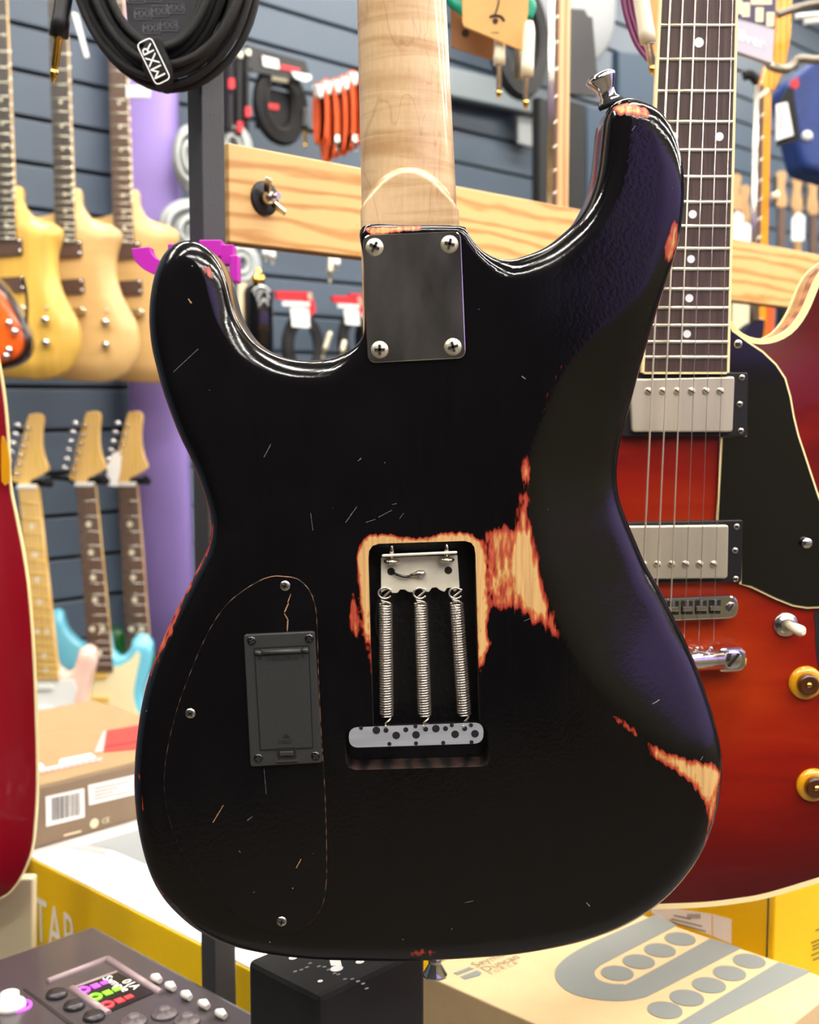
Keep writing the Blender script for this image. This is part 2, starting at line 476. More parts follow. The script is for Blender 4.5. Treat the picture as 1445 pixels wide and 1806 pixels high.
# ceiling lights: LED panels in rows along the wall; last row added to brighten the purple wall
n = 0
for t in (0.9, 2.5, 4.0, 5.4):
    for s in (-3.9, -2.2, -0.5, 1.2, 2.9):
        c = room_pt(s, t, HC - 0.03); mb = MB(); mb.box(c, (1.5, 0.30, 0.05), (E1, E2, EZ), 0)
        lp = mb.build('ceiling_light', 'white_plastic'); tag(lp, 'unseen long white LED panel under the grey shop ceiling', 'light', 'ceiling light panels')
        mb = MB(); mb.box(c - EZ * 0.027, (1.46, 0.26, 0.004), (E1, E2, EZ)); mb.build('diffuser', 'led', lp)

# ================================================================ the worn black guitar, seen from behind
GY = 0.675                       # its back surface
GS = 0.687                       # where its outline is widest
R_ED = 0.0125
out_px = [(641,404),(642,460),(643,520),(644,570),(640,596),(622,616),(588,631),(545,636),(508,632),(478,622),(450,604),(430,579),(416,552),
 (407,520),(399,490),(388,464),(374,445),(357,431),(337,424),(316,427),(297,440),(283,460),(272,490),(265,530),(264,570),(268,610),
 (277,650),(288,690),(302,730),(318,770),(335,805),(350,840),(362,875),(370,905),(372,930),(368,960),(358,985),(345,1010),(330,1040),
 (312,1075),(295,1110),(278,1150),(262,1195),(250,1245),(242,1300),(238,1350),(238,1400),(243,1450),(253,1500),(268,1545),(288,1580),
 (315,1610),(350,1638),(395,1660),(440,1673),(500,1683),(560,1689),(620,1691),(700,1692),(770,1690),(840,1686),(900,1681),(960,1672),
 (1020,1659),(1070,1643),(1110,1625),(1150,1600),(1185,1570),(1215,1535),(1240,1495),(1258,1450),(1268,1410),(1273,1360),(1272,1320),
 (1265,1280),(1255,1240),(1243,1200),(1228,1160),(1210,1120),(1190,1080),(1170,1040),(1150,1005),(1132,965),(1115,925),(1102,890),
 (1096,860),(1095,825),(1099,790),(1107,750),(1118,710),(1130,660),(1143,610),(1157,560),(1172,510),(1188,460),(1198,420),(1205,375),
 (1207,330),(1203,285),(1193,245),(1178,215),(1158,192),(1130,178),(1105,174),(1084,181),(1070,196),(1064,215),(1061,240),(1058,270),
 (1054,300),(1047,330),(1035,360),(1016,390),(990,415),(962,436),(930,450),(900,458),(875,456),(850,445),(833,428),(822,410),(808,402),(720,401)]
o2 = smooth_closed(xz(out_px, GS), 0.003)
hole_px = ([(650,985),(651,972),(657,963),(668,959)] + [(820,954),(831,957),(837,965),(839,978)] +
           [(847,1280),(855,1283),(862,1295),(864,1335),(860,1348),(850,1352)] + [(628,1358),(615,1354),(610,1345),(608,1305),(613,1290),(658,1286)])
hole = []
hz = xz(hole_px, GY)
for i in range(len(hz)):
    a = V(hz[i]); b_ = V(hz[(i + 1) % len(hz)]); kk = max(1, int((b_ - a).length / 0.004))
    hole += [a.lerp(b_, j / kk) for j in range(kk)]
crest = xz([(1215,405),(1185,455),(1120,520),(1050,585),(995,650),(955,730),(925,820),(925,910),(945,1000),(975,1090),(1030,1190),(1100,1265),(1180,1325),(1250,1352),(1300,1362)], GY)
crest_s = [V((q.x, q.y)) for q in smooth_open([V((a, b_, 0)) for a, b_ in crest], 5)]
belly = [tuple(q) for q in crest_s] + [(0.30, crest[-1][1]), (0.30, crest[0][1])]
pl = xz([(628, 380), (838, 380), (838, 600), (628, 600)], GY)

def g_y(P, d):
    near = np.maximum(0, segdist(P, pl)); near[inpoly(P, pl)] = 0
    R = 0.0032 + (R_ED - 0.0032) * np.clip(near / 0.02, 0, 1)
    e = np.clip(1 - d / R, 0, 1); rnd = R * (1 - np.sqrt(np.clip(1 - e * e, 0, 1)))
    dc = segdist(P, crest_s, False) * inpoly(P, belly)
    drop = 0.27 * (np.sqrt(dc * dc + 0.012 ** 2) - 0.012)
    return GY + rnd + drop

# where the black finish has worn through to red stain and bare wood: (outline, soft width, strength)
wear_px = [
 ([(628,985),(636,955),(655,940),(690,943),(735,950),(790,938),(832,940),(853,958),(861,1000),(862,1090),(858,1150),(850,1178),(846,1200),(830,1010),(660,1010),(656,1195),(646,1140),(636,1070)], 7, 1.0),
 ([(922,845),(934,845),(938,900),(946,960),(960,1015),(976,1065),(988,1110),(986,1132),(966,1122),(935,1098),(902,1080),(852,1078),(851,935),(880,924),(902,926),(910,880)], 16, 0.68),
 ([(908,930),(938,930),(948,985),(960,1035),(972,1085),(975,1112),(950,1092),(922,1066),(900,1040),(896,980)], 14, 1.0),
 ([(864,1000),(884,1010),(886,1050),(866,1060)], 12, 0.95),
 ([(917,795),(936,795),(938,850),(915,852)], 10, 0.62),
 ([(1005,615),(1008,622),(975,680),(958,735),(948,735),(965,680)], 5, 0.56),
 ([(1074,1258),(1096,1264),(1116,1280),(1130,1300),(1118,1298),(1095,1280)], 7, 0.72),
 ([(1142,1308),(1172,1322),(1212,1338),(1262,1345),(1276,1365),(1270,1410),(1260,1455),(1253,1510),(1243,1508),(1247,1450),(1238,1412),(1216,1382),(1184,1356),(1150,1336)], 9, 0.82),
 ([(1168,1330),(1212,1348),(1258,1352),(1266,1372),(1262,1405),(1252,1430),(1238,1400),(1214,1370),(1184,1346)], 8, 1.0),
 ([(1080,184),(1108,178),(1138,187),(1150,204),(1138,212),(1112,206),(1090,202)], 8, 0.82),
 ([(1188,382),(1200,395),(1199,435),(1186,462),(1172,462),(1176,420)], 9, 0.84),
 ([(362,900),(378,925),(374,962),(352,1010),(327,1062),(307,1112),(287,1157),(264,1202),(255,1196),(280,1120),(306,1068),(336,1008),(360,958)], 7, 0.58),
 ([(240,1360),(248,1362),(254,1420),(256,1440),(246,1430)], 6, 0.64),
 ([(618,1038),(630,1044),(640,1105),(634,1135),(622,1132),(610,1090)], 9, 0.66),
 ([(718,1676),(745,1668),(775,1674),(772,1690),(722,1690)], 8, 0.62),
 ([(345,460),(372,466),(392,486),(382,500),(360,492)], 10, 0.55),
 ([(272,500),(280,500),(277,560),(280,610),(272,600),(268,550)], 6, 0.5),
 ([(645,402),(742,397),(742,407),(700,410),(652,417)], 3, 0.95),
 ([(846,1120),(872,1128),(860,1150),(848,1158)], 7, 0.8),
 ([(255,1500),(272,1545),(300,1590),(340,1628),(334,1634),(290,1592),(262,1545)], 5, 0.55),
]
WP = []
for p, sw, st in wear_px: WP.append((xz(p, GY + 0.001), sw / 3185.0, st))
def g_wear(P, d):
    f = np.zeros(len(P))
    for poly, sw, st in WP:
        sd = segdist(P, poly); ins = inpoly(P, poly); s = np.where(ins, sd, -sd)
        f = np.maximum(f, st * np.clip(0.5 + s / (2 * sw), 0, 1))
    return f

def lacquer(name, scratches, worn=True, org=V((0, 0, 0))):
    m = bpy.data.materials.new(name); m.use_nodes = True; nt = m.node_tree; L = nt.links; b = nt.nodes['Principled BSDF']
    tc = N(nt, 'ShaderNodeTexCoord'); obj = tc.outputs['Object']
    flat = N(nt, 'ShaderNodeVectorMath', operation='MULTIPLY'); flat.inputs[1].default_value = (1, 0, 1); L.new(obj, flat.inputs[0])
    def noise(scale, stretch, det=4):
        mp = N(nt, 'ShaderNodeMapping'); mp.inputs['Scale'].default_value = stretch; L.new(obj, mp.inputs[0])
        no = N(nt, 'ShaderNodeTexNoise'); no.inputs['Scale'].default_value = scale; no.inputs['Detail'].default_value = det
        L.new(mp.outputs[0], no.inputs['Vector']); return no.outputs[0]
    def math_(op, a, b2, c=None):
        n_ = N(nt, 'ShaderNodeMath', operation=op)
        for i, q in enumerate((a, b2, c)):
            if q is None: continue
            if isinstance(q, (int, float)): n_.inputs[i].default_value = q
            else: L.new(q, n_.inputs[i])
        return n_.outputs[0]
    if worn:
        at_ = N(nt, 'ShaderNodeAttribute'); at_.attribute_name = 'wear'
        n1 = noise(420, (1, 1, 0.25), 6); n2 = noise(70, (1, 1, 0.5), 3)
        amp = math_('MULTIPLY_ADD', n1, 0.85, math_('MULTIPLY', n2, 0.35))
        f = math_('ADD', at_.outputs['Fac'], math_('SUBTRACT', amp, 0.60))
        cr = N(nt, 'ShaderNodeValToRGB'); el = cr.color_ramp.elements
        blk = (0.0025, 0.0023, 0.003, 1)
        el[0].position = 0.42; el[0].color = blk
        el[1].position = 0.95; el[1].color = (0.66, 0.40, 0.15, 1)
        for p, c in ((0.47, (0.05, 0.006, 0.004, 1)), (0.54, (0.28, 0.022, 0.010, 1)), (0.68, (0.48, 0.07, 0.02, 1)), (0.78, (0.56, 0.24, 0.06, 1)), (0.86, (0.66, 0.41, 0.15, 1))):
            e = el.new(p); e.color = c
        L.new(f, cr.inputs[0]); col = cr.outputs[0]
        wm = N(nt, 'ShaderNodeMapRange'); wm.inputs[1].default_value = 0.44; wm.inputs[2].default_value = 0.6; L.new(f, wm.inputs[0]); wmask = wm.outputs[0]
        gr = noise(600, (1, 1, 0.04), 3)
        gmx = N(nt, 'ShaderNodeMix', data_type='RGBA', blend_type='MULTIPLY'); gmx.inputs[0].default_value = 0.45
        gcr = N(nt, 'ShaderNodeValToRGB'); gcr.color_ramp.elements[0].position = 0.35; gcr.color_ramp.elements[0].color = (0.45, 0.36, 0.28, 1); gcr.color_ramp.elements[1].position = 0.6
        L.new(gr, gcr.inputs[0]); L.new(col, gmx.inputs[6]); L.new(gcr.outputs[0], gmx.inputs[7]); col = gmx.outputs[2]
    else:
        rg = N(nt, 'ShaderNodeRGB'); rg.outputs[0].default_value = (0.0025, 0.0023, 0.003, 1); col = rg.outputs[0]; wmask = None
    # dust
    vo = N(nt, 'ShaderNodeTexVoronoi'); vo.inputs['Scale'].default_value = 75; L.new(obj, vo.inputs['Vector'])
    dot = math_('LESS_THAN', vo.outputs['Distance'], 0.035)
    sep = N(nt, 'ShaderNodeSeparateColor'); L.new(vo.outputs['Color'], sep.inputs[0])
    mask = math_('MULTIPLY', dot, math_('GREATER_THAN', sep.outputs[0], 0.6))
    warm = None; nj = noise(900, (1, 1, 1), 2)
    for (x1, z1, x2, z2, wd, wrm) in scratches:
        A = V((x1, 0, z1)); B = V((x2, 0, z2)); AB = B - A
        s1 = N(nt, 'ShaderNodeVectorMath', operation='SUBTRACT'); L.new(flat.outputs[0], s1.inputs[0]); s1.inputs[1].default_value = A
        dp = N(nt, 'ShaderNodeVectorMath', operation='DOT_PRODUCT'); L.new(s1.outputs[0], dp.inputs[0]); dp.inputs[1].default_value = AB / max(AB.length_squared, 1e-10)
        cl = N(nt, 'ShaderNodeClamp'); L.new(dp.outputs['Value'], cl.inputs[0])
        sc_ = N(nt, 'ShaderNodeVectorMath', operation='SCALE'); sc_.inputs[0].default_value = AB; L.new(cl.outputs[0], sc_.inputs['Scale'])
        s2 = N(nt, 'ShaderNodeVectorMath', operation='DISTANCE'); L.new(s1.outputs[0], s2.inputs[0]); L.new(sc_.outputs[0], s2.inputs[1])
        jit = math_('MULTIPLY_ADD', nj, wd * 2.2, s2.outputs['Value'])
        mk = math_('LESS_THAN', jit, wd * 2.0)
        if wrm: warm = mk if warm is None else math_('MAXIMUM', warm, mk)
        else: mask = math_('MAXIMUM', mask, mk)
    mx = N(nt, 'ShaderNodeMix', data_type='RGBA'); L.new(mask, mx.inputs[0]); L.new(col, mx.inputs[6]); mx.inputs[7].default_value = (0.15, 0.147, 0.143, 1); col = mx.outputs[2]
    if warm is not None:
        mx = N(nt, 'ShaderNodeMix', data_type='RGBA'); L.new(warm, mx.inputs[0]); L.new(col, mx.inputs[6]); mx.inputs[7].default_value = (0.42, 0.22, 0.11, 1); col = mx.outputs[2]
    L.new(col, b.inputs['Base Color'])
    rn = noise(26, (1, 1, 1), 3)
    ro = N(nt, 'ShaderNodeMapRange'); ro.inputs[1].default_value = 0.35; ro.inputs[2].default_value = 0.7; ro.inputs[3].default_value = 0.08; ro.inputs[4].default_value = 0.2
    L.new(rn, ro.inputs[0]); rough = ro.outputs[0]
    if wmask is not None:
        rough = math_('MAXIMUM', rough, math_('MULTIPLY', wmask, 0.5))
    L.new(rough, b.inputs['Roughness']); b.inputs['Specular IOR Level'].default_value = 0.66
    # finely checked, orange-peel surface
    h1 = noise(420, (1, 1, 1), 3); h2 = noise(90, (1, 1, 1), 2)
    hh = math_('MULTIPLY_ADD', h1, 0.6, math_('MULTIPLY', h2, 0.16))
    if wmask is not None: hh = math_('SUBTRACT', hh, math_('MULTIPLY', wmask, 0.35))
    bp = N(nt, 'ShaderNodeBump'); bp.inputs['Strength'].default_value = 0.16; bp.inputs['Distance'].default_value = 0.0006
    L.new(hh, bp.inputs['Height']); L.new(bp.outputs[0], b.inputs['Normal'])
    M[name] = m
    return m

GO = V((W(768, 1692, GY).x, GY + 0.022, W(768, 1692, GY).z))
def sp(x, y): q = W(x, y, GY) - GO; return q.x, q.z
def scr(lst):
    r = []
    for x1, y1, x2, y2, wd, wm in lst: r.append((*sp(x1, y1), *sp(x2, y2), wd * 0.45 / 3185.0, wm))
    return r
lacquer('lacquer', scr([(306,656,350,615,1.1,0),(466,806,478,783,1.4,0),(610,921,630,893,1.3,0),(646,921,662,916,1.2,0),(668,912,691,900,1.3,0),
  (1153,1243,1165,1237,2.2,0),(921,664,927,668,2.2,0),(333,528,337,534,3.4,1),(700,888,692,890,1.2,0),(632,813,637,808,2.0,0),(925,1095,935,1091,1.0,0),
  (548,905,552,935,0.9,0),(600,640,560,662,0.8,0),(1240,1335,1236,1341,1.6,0),(820,1592,835,1589,1.0,0),(1035,1592,1040,1598,2.4,0),(705,915,712,905,1.0,0),(1115,230,1121,222,1.3,0)]))
guitar = thing('electric_guitar', 'worn black electric guitar shown from behind, bare wood at its open spring cavity', 'guitar', GO)
body_mb, body_at = relief(o2, [hole], g_y, 0.0026, [R_ED * (1 - math.cos(math.radians(a))) for a in (14, 26, 38, 50, 62, 74, 86)],
    [(GY + 0.030, 0), (GY + 0.040, 0), (GY + 0.0438, 0.0015), (GY + 0.045, 0.005)], GY + 0.045, GY + 0.020, attr={'wear': g_wear})
mat('edge_black', rgb(14, 11, 11), 0.18, coat=0.3)
wood('cavity_wood', rgb(60, 40, 34), rgb(12, 10, 10), scale=(1, 1, 1), wscale=30, dist=8, rough=0.6, axis='X')
# the floor of the cavity is painted, its walls show wood through the paint
body = body_mb.build('body', ['lacquer', 'edge_black', 'cavity_wood'], guitar, attrs=body_at)
mb = MB(); mb.prism(at(offset(hole, 0.0006), GY + 0.0196), (0, 0.0003, 0)); mb.build('cavity_floor', 'cavity_black', guitar)

# neck ------------------------------------------------------------
def neck_maple():
    m = bpy.data.materials.new('flame_maple'); m.use_nodes = True; nt = m.node_tree; L = nt.links; b = nt.nodes['Principled BSDF']
    tc = N(nt, 'ShaderNodeTexCoord')
    def nz(scale, st, det=3, dist=0.0):
        mp = N(nt, 'ShaderNodeMapping'); mp.inputs['Scale'].default_value = st; L.new(tc.outputs['Object'], mp.inputs[0])
        n_ = N(nt, 'ShaderNodeTexNoise'); n_.inputs['Scale'].default_value = scale; n_.inputs['Detail'].default_value = det; n_.inputs['Distortion'].default_value = dist
        L.new(mp.outputs[0], n_.inputs['Vector']); return n_.outputs[0]
    flame = nz(9, (1.2, 0, 11), 3, 0.6); grain = nz(40, (12, 0, 0.5), 4); lines = nz(11, (3, 0, 0.8), 2, 1.5); speck = nz(500, (1, 0, 0.3), 2)
    r1 = N(nt, 'ShaderNodeValToRGB'); r1.color_ramp.elements[0].position = 0.36; r1.color_ramp.elements[1].position = 0.58
    r1.color_ramp.elements[0].color = rgb(186, 148, 104); r1.color_ramp.elements[1].color = rgb(216, 184, 142)
    L.new(flame, r1.inputs[0])
    r2 = N(nt, 'ShaderNodeValToRGB'); e = r2.color_ramp.elements
    e[0].position = 0.482; e[0].color = (1, 1, 1, 1); e[1].position = 0.518; e[1].color = (1, 1, 1, 1); q = e.new(0.5); q.color = (0.62, 0.5, 0.4, 1)
    L.new(lines, r2.inputs[0])
    mx = N(nt, 'ShaderNodeMix', data_type='RGBA', blend_type='MULTIPLY'); mx.inputs[0].default_value = 0.45; L.new(r1.outputs[0], mx.inputs[6]); L.new(r2.outputs[0], mx.inputs[7])
    r3 = N(nt, 'ShaderNodeValToRGB'); r3.color_ramp.elements[0].position = 0.3; r3.color_ramp.elements[1].position = 0.62
    r3.color_ramp.elements[0].color = (0.84, 0.80, 0.75, 1); r3.color_ramp.elements[1].color = (1, 1, 1, 1)
    ad = N(nt, 'ShaderNodeMath', operation='MULTIPLY_ADD'); ad.inputs[1].default_value = 0.5; L.new(speck, ad.inputs[0])
    a2 = N(nt, 'ShaderNodeMath', operation='MULTIPLY'); a2.inputs[1].default_value = 0.5; L.new(grain, a2.inputs[0]); L.new(a2.outputs[0], ad.inputs[2]); L.new(ad.outputs[0], r3.inputs[0])
    m2 = N(nt, 'ShaderNodeMix', data_type='RGBA', blend_type='MULTIPLY'); m2.inputs[0].default_value = 0.7; L.new(mx.outputs[2], m2.inputs[6]); L.new(r3.outputs[0], m2.inputs[7])
    L.new(m2.outputs[2], b.inputs['Base Color']); b.inputs['Roughness'].default_value = 0.3; b.inputs['Coat Weight'].default_value = 0.5; b.inputs['Coat Roughness'].default_value = 0.07
    M['flame_maple'] = m
neck_maple()
YN = 0.7285
mb = MB(); rows = []; ny = 420; nu = 40
for i in range(ny + 1):
    ypx = 640 + (-770 - 640) * i / ny
    cxp = 709 + 14.5 * ypx / 400; hw = (162 + 11 * ypx / 400) / 2
    row = []
    for j in range(nu + 1):
        u = -1 + 2 * j / nu; u = math.sin(u * math.pi / 2) if abs(u) < 1 else u
        shaft = YN - 0.0225 * max(0, 1 - abs(u) ** 2.3) ** 0.52
        heel = 0.7030 + 0.004 * max(0, (abs(u) - 0.9) / 0.1) ** 2
        edge = 303 + 66 * abs(u) ** 2.0
        t = min(1, max(0, (ypx - edge + 3) / 6)); t = t * t * (3 - 2 * t)
        Y = shaft * (1 - t) + heel * t
        q = W(cxp + u * hw, ypx, 0.7115); row.append(V((q.x, Y, q.z)))
    rows.append(row)
vs = [p for r in rows for p in r]; nn = nu + 1
fs = [(i * nn + j, i * nn + j + 1, (i + 1) * nn + j + 1, (i + 1) * nn + j) for i in range(ny) for j in range(nu)]
mb.add(vs, fs, 0, True)
o_ = len(mb.v)
for r in rows: mb.v += [(r[0].x, YN + 0.0015, r[0].z), (r[-1].x, YN + 0.0015, r[-1].z)]
for i in range(ny):
    a = o_ + 2 * i
    mb.f += [[i * nn, (i + 1) * nn, a + 2, a], [i * nn + nu, a + 1, a + 3, (i + 1) * nn + nu], [a, a + 1, a + 3, a + 2]]; mb.m += [0, 0, 0]; mb.sm += [False] * 3
neck = mb.build('neck', 'flame_maple', guitar)
mb = MB(); r0, r1 = rows[0], rows[-1]
mb.hexa([V((r0[0].x, YN + 0.0016, r0[0].z)), V((r0[-1].x, YN + 0.0016, r0[0].z)), V((r1[-1].x, YN + 0.0016, r1[0].z)), V((r1[0].x, YN + 0.0016, r1[0].z)),
         V((r0[0].x, YN + 0.0066, r0[0].z)), V((r0[-1].x, YN + 0.0066, r0[0].z)), V((r1[-1].x, YN + 0.0066, r1[0].z)), V((r1[0].x, YN + 0.0066, r1[0].z))])
mb.build('fingerboard', 'rosewood', neck)
hc = (r1[0] + r1[-1]) / 2
hs = [(-0.022, 0), (0.022, 0), (0.028, 0.02), (0.046, 0.035), (0.05, 0.055), (0.035, 0.075), (0.03, 0.13), (0.034, 0.165), (0.015, 0.185), (-0.008, 0.175), (-0.03, 0.03)]
mb = MB(); mb.prism([V((hc.x - a, YN - 0.012, hc.z + b_)) for a, b_ in [tuple(q) for q in smooth_closed(hs, 0.012)]], (0, 0.014, 0)); mb.build('headstock', 'flame_maple', neck)

# neck plate ------------------------------------------------------
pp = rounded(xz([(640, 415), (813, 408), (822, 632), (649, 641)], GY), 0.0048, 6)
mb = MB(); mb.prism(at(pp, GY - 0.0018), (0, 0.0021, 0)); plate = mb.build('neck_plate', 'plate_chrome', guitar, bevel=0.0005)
for i, (x, y) in enumerate(((661, 436), (793, 431), (670, 617), (799, 612))):
    screw(plate, W(x, y, GY - 0.0016), 0.0049, mats=('nickel', 'battery_line'), ang=0.3 + i * 0.25)

# control cover ---------------------------------------------------
cov_px = [(503,1016),(525,1020),(545,1038),(556,1065),(560,1100),(563,1200),(568,1300),(574,1400),(577,1500),(576,1560),(568,1600),(545,1630),(515,1643),(480,1643),(440,1630),
 (400,1600),(360,1560),(325,1510),(303,1460),(291,1410),(290,1360),(297,1310),(312,1250),(330,1200),(350,1150),(375,1100),(400,1065),(430,1040),(465,1020),(488,1015)]
lacquer('cover_lacquer', scr([(376,1450,394,1420,1.6,1),(523,1530,531,1515,1.8,1),(437,1446,445,1440,1.6,0),(513,1048,508,1062,2.0,1),(509,1064,503,1078,2.4,1),(502,1082,508,1092,1.8,1),(508,1094,507,1112,2.2,1),
  (422,1500,424,1503,2.0,0),(466,1355,470,1400,0.8,0),(447,1574,449,1572,1.2,0)]), worn=False)
wood('worn_edge', rgb(16, 12, 11), rgb(120, 78, 58), scale=(1, 1, 1), wscale=40, dist=10, rough=0.45, axis='Z', lo=0.4, hi=0.9, fine=160)
cv = smooth_closed(xz(cov_px, GY), 0.004)
cvy = GY - 0.0006
mb = MB(); mb.prism(at(offset(cv, -0.0004), cvy), (0, 0.0002, 0), 0, 0)
n_ = len(cv); ci = offset(cv, -0.0004); o_ = len(mb.v)
mb.v += [(q.x, cvy + 0.0001, q.y) for q in ci] + [(q.x, cvy + 0.0006, q.y) for q in cv] + [(q.x, GY + 0.0008, q.y) for q in cv]
for i in range(n_):
    j = (i + 1) % n_
    mb.f += [[o_ + i, o_ + j, o_ + n_ + j, o_ + n_ + i], [o_ + n_ + i, o_ + n_ + j, o_ + 2 * n_ + j, o_ + 2 * n_ + i]]; mb.m += [1, 1]; mb.sm += [True, True]
cover = mb.build('control_cover', ['cover_lacquer', 'worn_edge'], guitar)
for x, y in ((503, 1033), (336, 1258), (497, 1625)):
    screw(cover, W(x, y, cvy), 0.0030, mats=('steel', 'battery_line'), h=0.35, ang=x)

# battery box -----------------------------------------------------
bx = rounded(xz([(431, 1118), (556, 1112), (569, 1343), (443, 1350)], GY), 0.0018, 4)
by = GY - 0.0030
mb = MB(); mb.prism(at(bx, by), (0, 0.0025, 0)); bat = mb.build('battery_box', 'battery_plastic', guitar, bevel=0.0006)
fr = xz([(448, 1143), (545, 1138), (552, 1320), (459, 1324)], by)
mb = MB(); mb.prism(at(offset(rounded(fr, 0.0008, 3), 0.0003), by - 0.00008), (0, 0.0002, 0)); mb.build('door_gap', 'battery_line', bat)
dr = xz([(449.5, 1146), (543.5, 1141), (550.5, 1318), (460.5, 1322)], by)
mb = MB(); mb.prism(at(rounded(dr, 0.0006, 3), by - 0.00035), (0, 0.0005, 0)); door = mb.build('battery_door', 'battery_plastic', bat, bevel=0.0002)
a, b_ = W(450, 1152, by - 0.0006), W(544, 1147, by - 0.0006)
mb = MB(); mb.tube([a, a.lerp(b_, 0.12)], 0.0014, 10); mb.tube([a.lerp(b_, 0.135), a.lerp(b_, 0.865)], 0.0014, 10); mb.tube([a.lerp(b_, 0.88), b_], 0.0014, 10); mb.build('hinge', 'battery_plastic', bat)
mb = MB()
for x in (458.5, 534.5):
    q = W(x, 1152 - (x - 458) * 0.053, by - 0.0006); mb.box(q, (0.0007, 0.0008, 0.007), m=0)
mb.build('hinge_slot', 'battery_line', bat)
rgt = (W(552, 1320, by) - W(459, 1324, by)).normalized(); upd = V((-rgt.z, 0, rgt.x))
mat('emboss', rgb(30, 31, 30), 0.35)
mb = text_mesh('9V BATTERY', 0.0032, W(499, 1161, by - 0.0005), -rgt, -upd); mb.build('embossed_lettering', 'emboss', bat)
mb = text_mesh('OPEN', 0.0032, W(503, 1308, by - 0.0005), -rgt, -upd)
mb.add([W(505, 1294, by - 0.0005), W(498, 1302, by - 0.0005), W(512, 1301, by - 0.0005)], [(0, 1, 2)]); mb.build('embossed_lettering', 'emboss', bat)
mb = MB(); q = W(506, 1330, by)
mb.box(q + V((0, -0.0001, 0)), (0.0105, 0.0008, 0.0078), (rgt, V((0, 1, 0)), upd)); lt = mb.build('latch_recess', 'battery_line', bat)
mb = MB(); mb.box(q + V((0, -0.0009, 0)) + upd * 0.0006, (0.0078, 0.0012, 0.0026), (rgt, V((0, 1, 0)), upd)); mb.build('latch', 'battery_plastic', bat, bevel=0.0004)
mb = MB(); mb.box(q + V((0, -0.0006, 0)) - upd * 0.0037, (0.0122, 0.0010, 0.0009), (rgt, V((0, 1, 0)), upd)); mb.build('latch_lip', 'steel', bat)
for i, (x, y) in enumerate(((444, 1130), (546, 1126), (456, 1337), (557, 1333))):
    screw(bat, W(x, y, by + 0.0002), 0.0026, mats=('black_gloss', 'steel'), h=0.4, ang=0.4 + i)

# tremolo parts ---------------------------------------------------
CYW = GY + 0.008
BY = GY - 0.0008
cl = xz([(672, 984), (807, 979), (811, 1036), (802, 1044), (797, 1037), (789, 1037), (784, 1044), (776, 1041), (770, 1036), (762, 1037), (757, 1044), (748, 1044), (742, 1038), (734, 1038), (729, 1045), (720, 1044), (714, 1040), (706, 1040), (701, 1046), (692, 1046), (687, 1040), (680, 1041), (672, 1046)], CYW)
mb = MB(); mb.prism(at(cl, CYW), (0, 0.0016, 0)); claw = mb.build('spring_claw', 'claw_steel', guitar, bevel=0.0003)
a, b_ = W(674, 983, CYW), W(806, 977, CYW)
mb = MB(); mb.hexa([a + V((0, -0.0072, 0.0010)), b_ + V((0, -0.0072, 0.0010)), b_ + V((0, 0.0016, 0)), a + V((0, 0.0016, 0)), a + V((0, -0.0072, 0.0026)), b_ + V((0, -0.0072, 0.0026)), b_ + V((0, 0.0016, 0.0016)), a + V((0, 0.0016, 0.0016))])
mb.build('claw_flange', 'claw_steel', claw, bevel=0.0006)
for x, y in ((691, 990), (788, 987)):
    q = W(x, y, CYW - 0.0036); t0 = W(x, 950, CYW - 0.0036)
    mb = MB(); mb.tube([q, V((q.x, q.y, t0.z))], 0.0014, 10)
    mb.lathe(q + V((0, 0, 0.0006)), (0, 0, -1), [(0.0016, -0.001), (0.0044, 0), (0.0046, 0.0008), (0.0034, 0.002), (0.0012, 0.0026)], 16); mb.build('claw_screw', 'steel', claw)
mb = MB()
for x, y in ((690, 1008), (791, 1006)): mb.lathe(W(x, y, CYW - 0.0001), (0, 1, 0), [(0.0022, 0), (0.0022, 0.0002)], 16)
mb.build('claw_hole', 'battery_line', claw)
mb = MB(); mb.tube(smooth_open([W(692, 1009, CYW - 0.0005), W(702, 1014, CYW - 0.0022), W(716, 1017, CYW - 0.0018), W(727, 1015, CYW - 0.001)]), 0.0008, 8); mb.build('ground_wire', 'black_gloss', guitar)
mb = MB(); mb.tube([W(724, 1015, CYW - 0.001), W(730, 1014, CYW - 0.001), W(738, 1012, CYW - 0.0012), W(746, 1012, CYW - 0.001), W(750, 1014, CYW - 0.0006)], [0.0011, 0.0013, 0.0022, 0.0026, 0.0012], 10); mb.build('solder_blob', 'steel', guitar)
mb = MB(); mb.tube(smooth_open([W(672, 1046, CYW), W(664, 1075, CYW + 0.002), W(664, 1110, CYW + 0.003), W(674, 1150, CYW + 0.004), W(675, 1180, CYW + 0.005), W(666, 1200, CYW + 0.007)]), 0.0009, 8); mb.build('wire', 'battery_line', guitar)
